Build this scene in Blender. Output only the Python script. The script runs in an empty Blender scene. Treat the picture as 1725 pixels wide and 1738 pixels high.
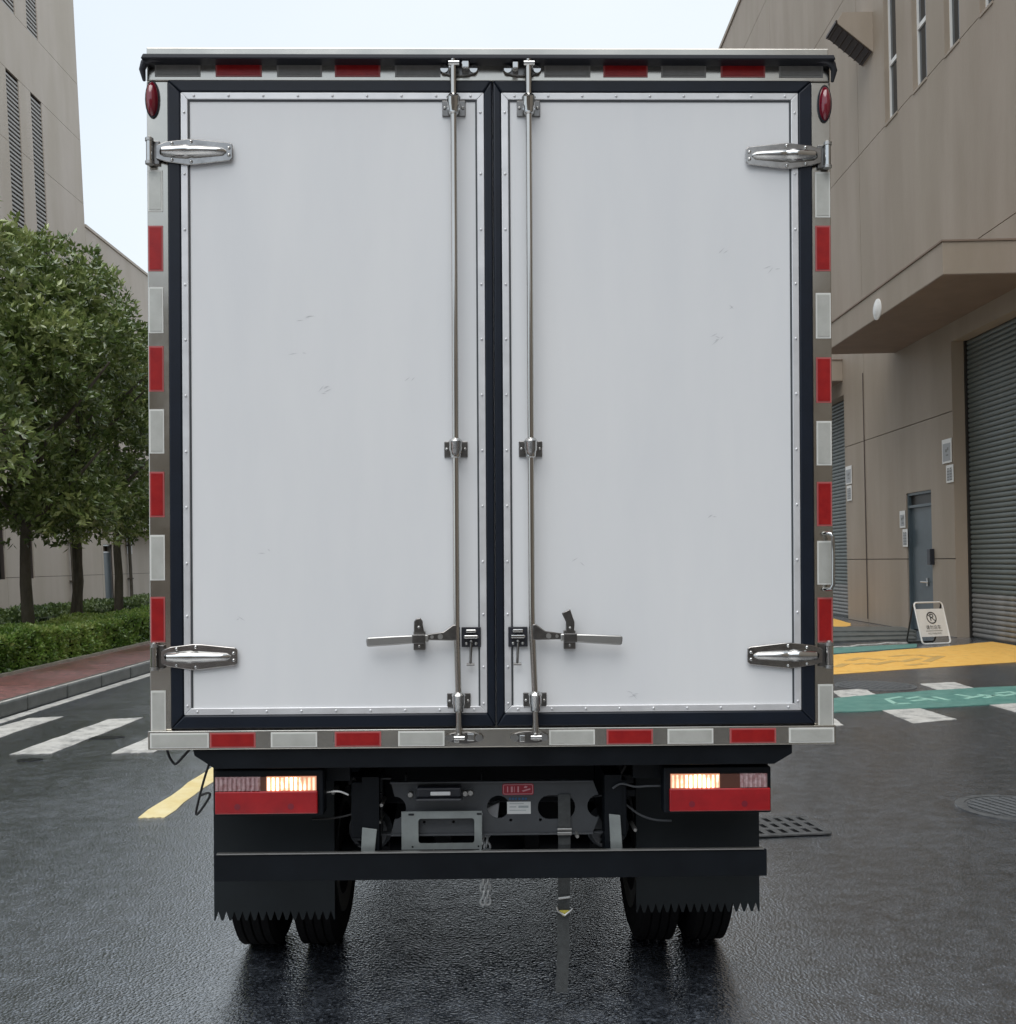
import bpy, bmesh, math, random
import numpy as np
from mathutils import Vector, Matrix
random.seed(7); rng = np.random.default_rng(7)
S = bpy.context.scene; COL = S.collection
# ------------------------------------------------------------ camera
ROLL, FPX, CX, CY, CAMH = .006, 1700., 862.5, 953., 1.6
cam = bpy.data.cameras.new('camera'); cam_o = bpy.data.objects.new('camera', cam); COL.objects.link(cam_o)
cam.sensor_width = 36; cam.lens = FPX/1738*36; cam.shift_y = 84/1738; cam.clip_end = 2000; cam.clip_start = .05
cr, sr = math.cos(ROLL), math.sin(ROLL)
cam_o.matrix_world = Matrix(((cr, sr, 0, 0), (0, 0, -1, 0), (-sr, cr, 0, CAMH), (0, 0, 0, 1)))
S.camera = cam_o
# ------------------------------------------------------------ sky and light
SUN_EL, SUN_ROT = math.radians(64), math.radians(205)
W = bpy.data.worlds.new('World'); S.world = W; W.use_nodes = True
nt = W.node_tree; nt.nodes.clear(); N = nt.nodes.new; L = nt.links.new
out = N('ShaderNodeOutputWorld'); bg = N('ShaderNodeBackground'); bg.inputs[1].default_value = .1
sky = N('ShaderNodeTexSky'); sky.sky_type = 'NISHITA'; sky.sun_disc = False
sky.sun_elevation = SUN_EL; sky.sun_rotation = SUN_ROT; sky.air_density = 1.2; sky.dust_density = 2
tc = N('ShaderNodeTexCoord'); nz = N('ShaderNodeTexNoise'); nz.inputs['Scale'].default_value = 1.4; nz.inputs['Detail'].default_value = 4
cr_ = N('ShaderNodeValToRGB'); cr_.color_ramp.elements[0].position = .3; cr_.color_ramp.elements[1].position = .72
cr_.color_ramp.elements[0].color = (5.4, 6.15, 6.9, 1); cr_.color_ramp.elements[1].color = (6.8, 7.2, 7.5, 1)
mx = N('ShaderNodeMix'); mx.data_type = 'RGBA'; mx.inputs[0].default_value = .86
L(tc.outputs['Generated'], nz.inputs['Vector']); L(nz.outputs['Fac'], cr_.inputs['Fac'])
L(sky.outputs[0], mx.inputs[6]); L(cr_.outputs[0], mx.inputs[7]); L(mx.outputs[2], bg.inputs[0]); L(bg.outputs[0], out.inputs[0])
sun = bpy.data.lights.new('sun', 'SUN'); sun.energy = 1.5; sun.angle = math.radians(55); sun.color = (1, .97, .93)
sun_o = bpy.data.objects.new('sun', sun); COL.objects.link(sun_o)
# sun behind the camera, high
az = math.radians(205); sd = Vector((math.sin(az)*math.cos(SUN_EL), math.cos(az)*math.cos(SUN_EL), math.sin(SUN_EL)))
sun_o.rotation_euler = (-sd).to_track_quat('-Z', 'Y').to_euler(); sun_o.location = sd*50
S.view_settings.view_transform = 'Standard'; S.view_settings.look = 'None'; S.view_settings.gamma = 1
S.view_settings.use_curve_mapping = False; S.view_settings.exposure = .6

# ------------------------------------------------------------ sight lines of the camera, used to measure real positions
def ray(px, py):
    u = (px-CX)/FPX; v = (CY-py)/FPX
    return (u*cr+v*sr, 1., -u*sr+v*cr)
TX, TD, TH = -.06, 3.44, .0156
def T(px, py, yo=0):
    d = ray(px, py); c, s = math.cos(TH), math.sin(TH)
    t = (yo-s*TX+c*TD)/(-s*d[0]+c*d[1]); x = t*d[0]-TX; y = t-TD
    return (c*x+s*y, CAMH+t*d[2])
def G(px, py, z=0):
    d = ray(px, py); t = (z-CAMH)/d[2]; return (t*d[0], t)
def WB(px, py, X0, th, lx=0):          # (y, z) on a leaning facade
    d = ray(px, py); k = math.tan(th); t = (X0+lx+k*CAMH)/(d[0]-k*d[2]); return (t, CAMH+t*d[2])

# ------------------------------------------------------------ materials
def mat(name, col, rough=.5, metal=0, var=0, vscale=3, bump=0, bscale=60, spec=.5, col2=None, rvar=0, emit=None, estr=0, coat=0, detail=6, stretch=None, alpha=None, trans=0):
    m = bpy.data.materials.new(name); m.use_nodes = True; t = m.node_tree; b = t.nodes['Principled BSDF']
    b.inputs['Base Color'].default_value = (*col, 1); b.inputs['Roughness'].default_value = rough; b.inputs['Metallic'].default_value = metal
    b.inputs['Specular IOR Level'].default_value = spec; b.inputs['Coat Weight'].default_value = coat; b.inputs['Coat Roughness'].default_value = .08
    b.inputs['Transmission Weight'].default_value = trans
    if emit: b.inputs['Emission Color'].default_value = (*emit, 1); b.inputs['Emission Strength'].default_value = estr
    c = t.nodes.new('ShaderNodeTexCoord'); src = c.outputs['Object']
    if stretch:
        mp = t.nodes.new('ShaderNodeMapping'); mp.inputs['Scale'].default_value = stretch; t.links.new(src, mp.inputs[0]); src = mp.outputs[0]
    if var or col2 or rvar:
        n = t.nodes.new('ShaderNodeTexNoise'); n.inputs['Scale'].default_value = vscale; n.inputs['Detail'].default_value = detail; n.inputs['Roughness'].default_value = .62
        t.links.new(src, n.inputs['Vector'])
        if var or col2:
            r = t.nodes.new('ShaderNodeValToRGB'); r.color_ramp.elements[0].position = .32; r.color_ramp.elements[1].position = .68
            c2 = col2 if col2 else tuple(min(1, x*(1+var)) for x in col); c1 = col if col2 else tuple(x*(1-var) for x in col)
            r.color_ramp.elements[0].color = (*c1, 1); r.color_ramp.elements[1].color = (*c2, 1)
            t.links.new(n.outputs['Fac'], r.inputs[0]); t.links.new(r.outputs[0], b.inputs['Base Color'])
        if rvar:
            mr = t.nodes.new('ShaderNodeMapRange'); mr.inputs[1].default_value = .3; mr.inputs[2].default_value = .7
            mr.inputs[3].default_value = max(.02, rough-rvar); mr.inputs[4].default_value = min(1, rough+rvar)
            t.links.new(n.outputs['Fac'], mr.inputs[0]); t.links.new(mr.outputs[0], b.inputs['Roughness'])
    if bump:
        n2 = t.nodes.new('ShaderNodeTexNoise'); n2.inputs['Scale'].default_value = bscale; n2.inputs['Detail'].default_value = 4
        t.links.new(src, n2.inputs['Vector']); bp = t.nodes.new('ShaderNodeBump'); bp.inputs['Distance'].default_value = bump; bp.inputs['Strength'].default_value = 1
        t.links.new(n2.outputs['Fac'], bp.inputs['Height']); t.links.new(bp.outputs[0], b.inputs['Normal'])
    return m

def wet_asphalt(name, base, grain, rlo, rhi):
    m = bpy.data.materials.new(name); m.use_nodes = True; t = m.node_tree; b = t.nodes['Principled BSDF']; n = t.nodes.new; l = t.links.new
    c = n('ShaderNodeTexCoord')
    big = n('ShaderNodeTexNoise'); big.inputs['Scale'].default_value = .55; big.inputs['Detail'].default_value = 5; big.inputs['Roughness'].default_value = .6
    fine = n('ShaderNodeTexNoise'); fine.inputs['Scale'].default_value = 60; fine.inputs['Detail'].default_value = 4; fine.inputs['Roughness'].default_value = .62
    vor = n('ShaderNodeTexVoronoi'); vor.inputs['Scale'].default_value = 92
    mid = n('ShaderNodeTexNoise'); mid.inputs['Scale'].default_value = 9; mid.inputs['Detail'].default_value = 6
    for x in (big, fine, vor, mid): l(c.outputs['Object'], x.inputs['Vector'])
    r = n('ShaderNodeValToRGB'); r.color_ramp.elements[0].position = .40; r.color_ramp.elements[1].position = .62
    r.color_ramp.elements[0].color = (*[x*.4 for x in base], 1); r.color_ramp.elements[1].color = (*grain, 1)
    add = n('ShaderNodeMath'); add.operation = 'MULTIPLY_ADD'; add.inputs[1].default_value = .3
    l(mid.outputs['Fac'], add.inputs[0]); 
    mul = n('ShaderNodeMath'); mul.operation = 'MULTIPLY'; mul.inputs[1].default_value = .7; l(fine.outputs['Fac'], mul.inputs[0]); l(mul.outputs[0], add.inputs[2])
    l(add.outputs[0], r.inputs[0])
    sp_ = n('ShaderNodeSeparateColor'); l(vor.outputs['Color'], sp_.inputs[0])
    th = n('ShaderNodeMapRange'); th.inputs[1].default_value = .80; th.inputs[2].default_value = .97; th.inputs[3].default_value = 0; th.inputs[4].default_value = .6; l(sp_.outputs[0], th.inputs[0])
    dk = n('ShaderNodeMapRange'); dk.inputs[1].default_value = .38; dk.inputs[2].default_value = .62; dk.inputs[3].default_value = .82; dk.inputs[4].default_value = 1.15; l(mid.outputs['Fac'], dk.inputs[0])
    m1 = n('ShaderNodeMix'); m1.data_type = 'RGBA'; m1.inputs[7].default_value = (*[min(1, x*2.3) for x in grain], 1); l(th.outputs[0], m1.inputs[0]); l(r.outputs[0], m1.inputs[6])
    m2 = n('ShaderNodeVectorMath'); m2.operation = 'SCALE'; l(m1.outputs[2], m2.inputs[0]); l(dk.outputs[0], m2.inputs['Scale']); l(m2.outputs[0], b.inputs['Base Color'])
    mr = n('ShaderNodeMapRange'); mr.inputs[1].default_value = .36; mr.inputs[2].default_value = .62; mr.inputs[3].default_value = rlo; mr.inputs[4].default_value = rhi
    l(big.outputs['Fac'], mr.inputs[0]); l(mr.outputs[0], b.inputs['Roughness'])
    bp = n('ShaderNodeBump'); bp.inputs['Distance'].default_value = .0036
    bs = n('ShaderNodeMapRange'); bs.inputs[1].default_value = .36; bs.inputs[2].default_value = .6; bs.inputs[3].default_value = .3; bs.inputs[4].default_value = 1
    l(big.outputs['Fac'], bs.inputs[0]); l(bs.outputs[0], bp.inputs['Strength'])
    h = n('ShaderNodeMath'); h.operation = 'MULTIPLY_ADD'; h.inputs[1].default_value = .8; l(vor.outputs['Distance'], h.inputs[0]); l(fine.outputs['Fac'], h.inputs[2]); l(h.outputs[0], bp.inputs['Height'])
    l(bp.outputs[0], b.inputs['Normal'])
    b.inputs['Specular IOR Level'].default_value = 1
    b.inputs['Coat Weight'].default_value = 1; b.inputs['Coat IOR'].default_value = 2.3
    l(mr.outputs[0], b.inputs['Coat Roughness'])
    bp2 = n('ShaderNodeBump'); bp2.inputs['Distance'].default_value = .0032; ms_ = n('ShaderNodeMapRange'); ms_.inputs[1].default_value = .42; ms_.inputs[2].default_value = .58; ms_.inputs[3].default_value = .75; ms_.inputs[4].default_value = 1; l(mid.outputs['Fac'], ms_.inputs[0]); l(ms_.outputs[0], bp2.inputs['Strength']); l(h.outputs[0], bp2.inputs['Height']); l(bp2.outputs[0], b.inputs['Coat Normal'])
    return m

def worn(name, c1, c2, under=(.06,.065,.07), lo=.56, hi=.66, rough=.5):
    m = mat(name, c1, rough, col2=c2, vscale=6, bump=.002, bscale=110, spec=.35); t = m.node_tree; b = t.nodes['Principled BSDF']
    ramp = [x for x in t.nodes if x.type == 'VALTORGB'][0]; tc_ = [x for x in t.nodes if x.type == 'TEX_COORD'][0]
    n = t.nodes.new('ShaderNodeTexNoise'); n.inputs['Scale'].default_value = 5; n.inputs['Detail'].default_value = 12; n.inputs['Roughness'].default_value = .8
    r = t.nodes.new('ShaderNodeMapRange'); r.inputs[1].default_value = lo; r.inputs[2].default_value = hi
    mx_ = t.nodes.new('ShaderNodeMix'); mx_.data_type = 'RGBA'; mx_.inputs[7].default_value = (*under, 1)
    t.links.new(tc_.outputs['Object'], n.inputs['Vector']); t.links.new(n.outputs['Fac'], r.inputs[0]); t.links.new(r.outputs[0], mx_.inputs[0])
    t.links.new(ramp.outputs[0], mx_.inputs[6]); t.links.new(mx_.outputs[2], b.inputs['Base Color']); return m
M = {}
M['asphalt'] = wet_asphalt('wet_asphalt', (.024, .030, .041), (.062, .072, .088), .10, .27)
M['redpath'] = wet_asphalt('red_path_paving', (.26, .075, .065), (.36, .12, .11), .3, .5)
M['yellow'] = worn('worn_yellow_paint', (.80, .43, .08), (.87, .54, .15), under=(.42,.26,.09), lo=.54, hi=.70, rough=.6)
M['paleyellow'] = worn('pale_yellow_line_paint', (.74, .58, .24), (.86, .76, .46), lo=.6, hi=.72)
M['white_paint'] = worn('worn_white_road_paint', (.50, .49, .455), (.68, .67, .635), under=(.13,.135,.14), lo=.48, hi=.68)
M['green_paint'] = worn('worn_green_road_paint', (.08, .23, .20), (.16, .33, .285), under=(.07,.11,.10), lo=.54, hi=.72, rough=.4)
M['pale_green'] = mat('pale_green_road_paint', (.3, .55, .46), .4, col2=(.4, .66, .56), vscale=9)
M['dark_paint'] = mat('dark_smeared_paint', (.50, .31, .09), .5, col2=(.68, .44, .14), vscale=9)
M['kerb'] = mat('wet_kerb_concrete', (.085, .095, .09), .35, col2=(.14, .15, .145), vscale=6, bump=.003, bscale=80)
M['edging'] = mat('path_edging_concrete', (.36, .34, .28), .5, var=.2, vscale=8)
M['soil'] = mat('dark_soil', (.03, .028, .018), .8, var=.4, vscale=5, bump=.02, bscale=12)
M['grass'] = mat('short_grass', (.04, .08, .02), .7, var=.4, vscale=9, bump=.02, bscale=50)
def wall_mat(name, c1, c2, st):
    m = mat(name, c1, .62, col2=c2, vscale=.45, bump=.003, bscale=25, stretch=(1, 1, .4), detail=8, spec=.3); t = m.node_tree; b = t.nodes['Principled BSDF']
    ramp = [x for x in t.nodes if x.type == 'VALTORGB'][0]; tc_ = [x for x in t.nodes if x.type == 'TEX_COORD'][0]
    mp = t.nodes.new('ShaderNodeMapping'); mp.inputs['Scale'].default_value = (.9, .9, .12); n = t.nodes.new('ShaderNodeTexNoise'); n.inputs['Scale'].default_value = 1.2; n.inputs['Detail'].default_value = 7
    r = t.nodes.new('ShaderNodeValToRGB'); r.color_ramp.elements[0].position = .42; r.color_ramp.elements[0].color = (st, st, st*.97, 1); r.color_ramp.elements[1].position = .62; r.color_ramp.elements[1].color = (1, 1, 1, 1)
    mx_ = t.nodes.new('ShaderNodeMix'); mx_.data_type = 'RGBA'; mx_.blend_type = 'MULTIPLY'; mx_.inputs[0].default_value = 1
    t.links.new(tc_.outputs['Object'], mp.inputs[0]); t.links.new(mp.outputs[0], n.inputs['Vector']); t.links.new(n.outputs['Fac'], r.inputs[0])
    t.links.new(ramp.outputs[0], mx_.inputs[6]); t.links.new(r.outputs[0], mx_.inputs[7]); t.links.new(mx_.outputs[2], b.inputs['Base Color']); return m
M['wall_r'] = wall_mat('taupe_concrete_cladding', (.345, .285, .23), (.40, .34, .28), .90)
M['wall_l'] = wall_mat('pale_taupe_render', (.53, .46, .385), (.60, .53, .46), .93)
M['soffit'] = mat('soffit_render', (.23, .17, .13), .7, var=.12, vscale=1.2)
M['joint'] = mat('joint_sealant', (.10, .08, .07), .8)
M['door_g'] = mat('slate_blue_door_paint', (.075, .10, .115), .35, var=.15, vscale=2)
M['shutter'] = mat('grey_green_shutter', (.145,.165,.158), .45, metal=.2, var=.15, vscale=1.5)
M['shutter_low'] = mat('scuffed_grey_shutter', (.20, .205, .20), .5, metal=.2, col2=(.30, .30, .295), vscale=4)
M['glass'] = mat('dark_window_glass', (.02, .028, .035), .06, spec=.9)
M['wframe'] = mat('white_frame_and_reflection', (.82, .82, .8), .4)
M['dframe'] = mat('dark_metal_frame', (.04, .038, .036), .4, metal=.5)
M['hood'] = mat('vent_hood_dark_slats', (.035, .022, .018), .5)
M['louvre'] = mat('louvre_dark', (.02, .022, .024), .5)
M['louvre_s'] = mat('louvre_slat_grey', (.42, .40, .37), .5)
M['signw'] = mat('white_sign_plate', (.76, .755, .73), .4, var=.04, vscale=10)
M['signg'] = mat('grey_sign_print', (.36, .37, .38), .5)
M['ink'] = mat('black_print', (.025, .025, .027), .5)
M['ink2'] = mat('faded_print', (.2, .2, .19), .5)
M['steelm'] = mat('dull_steel', (.45, .45, .44), .35, metal=.9)
M['bark'] = mat('tree_bark', (.07, .06, .045), .85, col2=(.13, .115, .09), vscale=9, bump=.02, bscale=18, stretch=(1, 1, .3))
# truck
M['panel'] = mat('white_door_panel', (.715, .735, .76), .40, col2=(.77, .785, .80), vscale=1.6, rvar=.06, spec=.4, bump=.0006, bscale=2.5, stretch=(1.6, 1.6, .35), detail=8)
M['body'] = mat('white_box_body', (.66, .68, .70), .35, var=.04, vscale=1.5)
M['alu'] = mat('brushed_aluminium', (.70, .71, .73), .42, metal=.45, var=.06, vscale=12, rvar=.06)
M['stain'] = mat('stainless_sheet', (.53, .51, .465), .2, metal=1, var=.1, vscale=4, rvar=.07)
M['chrome'] = mat('polished_steel', (.56, .56, .55), .07, metal=1, var=.06, vscale=20)
M['hplate'] = mat('hinge_plate_steel', (.36, .35, .34), .16, metal=1, var=.25, vscale=18)
M['chromed'] = mat('dull_dark_steel', (.20, .195, .19), .3, metal=1, var=.25, vscale=25)
M['rodm'] = mat('polished_lock_rod', (.55, .53, .50), .14, metal=1, var=.1, vscale=15, stretch=(1, 1, .1))
M['rubber'] = mat('navy_black_door_seal', (.006, .010, .019), .42, var=.15, vscale=10, spec=.3)
M['gutter'] = mat('dark_gutter', (.02, .022, .03), .4)
M['tape_w'] = mat('white_reflective_tape', (.46, .47, .44), .3, metal=.25, col2=(.56, .57, .54), vscale=14, bump=.0006, bscale=300)
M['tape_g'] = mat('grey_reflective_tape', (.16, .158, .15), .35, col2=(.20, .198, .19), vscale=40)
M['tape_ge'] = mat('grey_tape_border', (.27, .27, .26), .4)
M['tape_r'] = mat('red_reflective_tape', (.27, .006, .009), .3, metal=.1, col2=(.36, .012, .012), vscale=30, bump=.0006, bscale=300)
M['tape_we'] = mat('white_tape_border', (.68, .69, .66), .35)
M['tape_re'] = mat('red_tape_border', (.42, .10, .10), .4)
M['markr'] = mat('dark_red_marker_lens', (.19, .006, .02), .1, coat=1, var=.1)
M['lens_r'] = mat('red_tail_lens', (.38, .007, .011), .14, coat=.6, col2=(.27, .004, .008), vscale=14)
M['lens_c'] = mat('clear_tail_lens', (.26, .12, .13), .15, coat=.6, col2=(.50, .37, .38), vscale=55)
M['lens_a'] = mat('smoked_amber_lens', (.09, .03, .018), .15, coat=1)
M['lit'] = mat('lit_reversing_lamp', (.7, .4, .25), .2, emit=(1, .34, .20), estr=.25)
M['bulb'] = mat('lit_bulb', (1, .85, .6), .2, emit=(1, .80, .56), estr=1.5)
_t = M['bulb'].node_tree; _c = _t.nodes.new('ShaderNodeTexCoord'); _n = _t.nodes.new('ShaderNodeTexNoise'); _n.inputs['Scale'].default_value = 28; _n.inputs['Detail'].default_value = 2
_r = _t.nodes.new('ShaderNodeMapRange'); _r.inputs[1].default_value = .36; _r.inputs[2].default_value = .66; _r.inputs[3].default_value = .25; _r.inputs[4].default_value = 2.4
_t.links.new(_c.outputs['Object'], _n.inputs['Vector']); _t.links.new(_n.outputs['Fac'], _r.inputs[0]); 
_x = _t.nodes.new('ShaderNodeSeparateXYZ'); _a = _t.nodes.new('ShaderNodeMath'); _a.operation = 'ABSOLUTE'; _s = _t.nodes.new('ShaderNodeMath'); _s.operation = 'SUBTRACT'; _s.inputs[1].default_value = .715
_b = _t.nodes.new('ShaderNodeMath'); _b.operation = 'ABSOLUTE'; _f = _t.nodes.new('ShaderNodeMapRange'); _f.interpolation_type = 'SMOOTHSTEP'; _f.inputs[1].default_value = .01; _f.inputs[2].default_value = .10; _f.inputs[3].default_value = 1.7; _f.inputs[4].default_value = .22
_m = _t.nodes.new('ShaderNodeMath'); _m.operation = 'MULTIPLY'
for _p, _q in ((_c.outputs['Object'], _x.inputs[0]), (_x.outputs[0], _a.inputs[0]), (_a.outputs[0], _s.inputs[0]), (_s.outputs[0], _b.inputs[0]), (_b.outputs[0], _f.inputs[0]), (_f.outputs[0], _m.inputs[0]), (_r.outputs[0], _m.inputs[1]), (_m.outputs[0], _t.nodes['Principled BSDF'].inputs['Emission Strength'])): _t.links.new(_p, _q)
M['blackp'] = mat('black_chassis_paint', (.004, .006, .009), .5, var=.25, vscale=5, rvar=.1, spec=.2)
M['flap'] = mat('black_rubber_flap', (.012, .016, .019), .55, var=.2, vscale=3, spec=.25)
M['greyp'] = mat('dark_grey_steel_plate', (.060, .066, .074), .42, var=.12, vscale=6, bump=.001)
M['galv2'] = mat('bright_galvanised', (.5, .52, .53), .4, metal=.3)
M['galv'] = mat('galvanised_bracket', (.28, .31, .31), .4, metal=.4, var=.12, vscale=14)
M['tyre'] = mat('tyre_rubber', (.005, .005, .006), .85, spec=.15, bump=.002, bscale=60)
M['rim'] = mat('black_steel_rim', (.012, .012, .013), .6)
M['hose'] = mat('black_hose', (.010, .010, .011), .45)
M['plr'] = mat('red_label_plate', (.33, .018, .035), .35)
M['plp'] = mat('pink_label_marks', (.62, .28, .32), .4)
M['plw'] = mat('white_label', (.66, .68, .68), .45)
M['plg'] = mat('grey_label_marks', (.36, .40, .41), .5)
M['plb'] = mat('blue_ink', (.03, .10, .22), .5)
M['plastic'] = mat('white_plastic', (.68, .69, .71), .3)
M['strap'] = mat('grey_webbing', (.055, .06, .062), .7, var=.2, vscale=60, bump=.001, bscale=300)
M['yel'] = mat('yellow_tag', (.55, .48, .08), .5)
M['cab'] = mat('cab_paint', (.55, .56, .58), .3)
M['iron'] = mat('cast_iron_cover', (.20, .21, .22), .32, metal=.5, var=.3, vscale=14, bump=.003, bscale=60)
M['gap'] = mat('black_drain_shade', (.006, .006, .007), .7)
M['scuff'] = mat('grey_scuff', (.56, .575, .60), .5)

def leaf_material(name, dark, mid, light, gloss=.32):
    m = bpy.data.materials.new(name); m.use_nodes = True; t = m.node_tree; b = t.nodes['Principled BSDF']
    a = t.nodes.new('ShaderNodeAttribute'); a.attribute_name = 'tint'
    r = t.nodes.new('ShaderNodeValToRGB'); e = r.color_ramp.elements
    e[0].position = 0; e[0].color = (*dark, 1); e[1].position = 1; e[1].color = (*light, 1)
    k = e.new(.55); k.color = (*mid, 1)
    t.links.new(a.outputs['Fac'], r.inputs[0]); t.links.new(r.outputs[0], b.inputs['Base Color'])
    b.inputs['Roughness'].default_value = gloss; b.inputs['Specular IOR Level'].default_value = .9
    tr = t.nodes.new('ShaderNodeBsdfTranslucent'); ms = t.nodes.new('ShaderNodeMixShader'); ms.inputs[0].default_value = .22
    o = t.nodes['Material Output']; t.links.new(r.outputs[0], tr.inputs[0]); t.links.new(b.outputs[0], ms.inputs[1]); t.links.new(tr.outputs[0], ms.inputs[2]); t.links.new(ms.outputs[0], o.inputs[0])
    return m
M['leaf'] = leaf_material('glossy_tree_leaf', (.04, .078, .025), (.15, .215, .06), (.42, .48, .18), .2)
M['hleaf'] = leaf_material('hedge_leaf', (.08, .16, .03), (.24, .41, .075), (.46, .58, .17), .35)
M['hleaf2'] = leaf_material('dark_hedge_leaf', (.03, .06, .02), (.07, .12, .035), (.13, .19, .05), .5)
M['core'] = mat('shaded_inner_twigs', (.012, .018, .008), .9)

# ------------------------------------------------------------ mesh builder
class MB:
    def __init__(s): s.v = []; s.f = []; s.m = []
    def add(s, vs, fs, mi=0):
        o = len(s.v); s.v += [tuple(v) for v in vs]; s.f += [tuple(i+o for i in f) for f in fs]; s.m += [mi]*len(fs); return s
    def box(s, x0, x1, y0, y1, z0, z1, mi=0):
        return s.add([(x0,y0,z0),(x1,y0,z0),(x1,y1,z0),(x0,y1,z0),(x0,y0,z1),(x1,y0,z1),(x1,y1,z1),(x0,y1,z1)],
                     [(0,3,2,1),(4,5,6,7),(0,1,5,4),(1,2,6,5),(2,3,7,6),(3,0,4,7)], mi)
    def prism(s, poly, axis, a, b, mi=0):        # poly in the two other axes
        n = len(poly); area = sum(poly[i][0]*poly[(i+1)%n][1]-poly[(i+1)%n][0]*poly[i][1] for i in range(n))
        if area < 0: poly = poly[::-1]
        def P(p, w): return {'x': (w, p[0], p[1]), 'y': (p[0], w, p[1]), 'z': (p[0], p[1], w)}[axis]
        if a > b: a, b = b, a
        vs = [P(p, a) for p in poly]+[P(p, b) for p in poly]
        fs = [tuple(range(n))[::-1], tuple(range(n, 2*n))]+[(i, (i+1)%n, (i+1)%n+n, i+n) for i in range(n)]
        if axis == 'y': fs = [f[::-1] for f in fs]
        return s.add(vs, fs, mi)
    def tube(s, pts, r, seg=10, mi=0, cap=True):
        pts = [Vector(p) for p in pts]; rs = r if isinstance(r, (list, tuple)) else [r]*len(pts); rings = []
        up = None
        for i, p in enumerate(pts):
            d = (pts[min(i+1, len(pts)-1)]-pts[max(i-1, 0)]).normalized()
            if up is None: up = Vector((0, 0, 1)) if abs(d.z) < .9 else Vector((1, 0, 0))
            a = d.cross(up)
            if a.length < 1e-4: a = d.cross(Vector((0, 1, 0)))
            a.normalize(); b = a.cross(d).normalized(); up = b
            rings.append([p+(a*math.cos(2*math.pi*k/seg)+b*math.sin(2*math.pi*k/seg))*rs[i] for k in range(seg)])
        vs = [v for rg in rings for v in rg]; fs = []
        for i in range(len(pts)-1):
            for k in range(seg): fs.append((i*seg+k, i*seg+(k+1)%seg, (i+1)*seg+(k+1)%seg, (i+1)*seg+k))
        if cap: fs += [tuple(range(seg))[::-1], tuple(range((len(pts)-1)*seg, len(pts)*seg))]
        fs = [f[::-1] for f in fs]
        return s.add(vs, fs, mi)
    def lathe(s, prof, c, axis='z', seg=24, mi=0):   # prof: (radius, along)
        n = len(prof); vs = []; fs = []
        for k in range(seg):
            a = 2*math.pi*k/seg; ca, sa = math.cos(a), math.sin(a)
            for r, h in prof:
                p = {'z': (r*ca, r*sa, h), 'x': (h, r*ca, r*sa), 'y': (r*sa, h, r*ca)}[axis]
                vs.append((c[0]+p[0], c[1]+p[1], c[2]+p[2]))
        for k in range(seg):
            k2 = (k+1)%seg
            for i in range(n-1): fs.append((k*n+i, k2*n+i, k2*n+i+1, k*n+i+1))
        fs += [tuple(k*n for k in range(seg))[::-1], tuple(k*n+n-1 for k in range(seg))]
        return s.add(vs, fs, mi)
    def dome(s, c, rx, ry, rz, seg=10, rings=5, mi=0):
        vs = []; fs = []
        for i in range(rings+1):
            th = -math.pi/2+math.pi*i/rings
            for k in range(seg):
                a = 2*math.pi*k/seg; vs.append((c[0]+rx*math.cos(th)*math.cos(a), c[1]+ry*math.cos(th)*math.sin(a), c[2]+rz*math.sin(th)))
        for i in range(rings):
            for k in range(seg): fs.append((i*seg+k, i*seg+(k+1)%seg, (i+1)*seg+(k+1)%seg, (i+1)*seg+k))
        return s.add(vs, fs, mi)
    def mesh(s, name, mats, smooth=False):
        me = bpy.data.meshes.new(name); me.from_pydata(s.v, [], s.f)
        for m in (mats if isinstance(mats, (list, tuple)) else [mats]): me.materials.append(m)
        me.polygons.foreach_set('material_index', s.m)
        bm = bmesh.new(); bm.from_mesh(me); bmesh.ops.remove_doubles(bm, verts=bm.verts, dist=1e-6) if smooth else None
        bmesh.ops.recalc_face_normals(bm, faces=bm.faces); bm.to_mesh(me); bm.free()
        if smooth: me.shade_smooth(); me.set_sharp_from_angle(angle=math.radians(38))
        return me
    def build(s, name, mats, parent=None, bevel=0, smooth=False, loc=None, seg=2, **props):
        return link(name, s.mesh(name, mats, smooth), parent, bevel, loc, seg, **props)
def link(name, me, parent=None, bevel=0, loc=None, seg=2, **props):
    o = bpy.data.objects.new(name, me); COL.objects.link(o)
    if parent: o.parent = parent
    if loc is not None: o.location = loc
    if bevel:
        b = o.modifiers.new('bevel', 'BEVEL'); b.width = bevel; b.segments = seg; b.limit_method = 'ANGLE'; b.angle_limit = math.radians(35)
    for k, v in props.items(): o[k] = v
    return o
def empty(name, loc, label, cat, group=None, rot=(0, 0, 0)):
    o = bpy.data.objects.new(name, None); o.empty_display_size = .2; COL.objects.link(o); o.location = loc; o.rotation_euler = rot
    o['label'] = label; o['category'] = cat
    if group: o['group'] = group
    return o
def holes_mesh(name, outer, holes, th, m):       # flat plate in xz with cut-outs, thickness along y
    cu = bpy.data.curves.new('tmp', 'CURVE'); cu.dimensions = '2D'; cu.fill_mode = 'BOTH'; cu.extrude = th/2
    for poly in [outer]+holes:
        sp = cu.splines.new('POLY'); sp.points.add(len(poly)-1); sp.use_cyclic_u = True
        for i, p in enumerate(poly): sp.points[i].co = (p[0], p[1], 0, 1)
    ob = bpy.data.objects.new('tmp', cu); COL.objects.link(ob)
    dg = bpy.context.evaluated_depsgraph_get(); me = bpy.data.meshes.new_from_object(ob.evaluated_get(dg)); bpy.data.objects.remove(ob)
    me.transform(Matrix.Rotation(math.pi/2, 4, 'X')); me.name = name; me.materials.clear(); me.materials.append(m); return me
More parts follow.
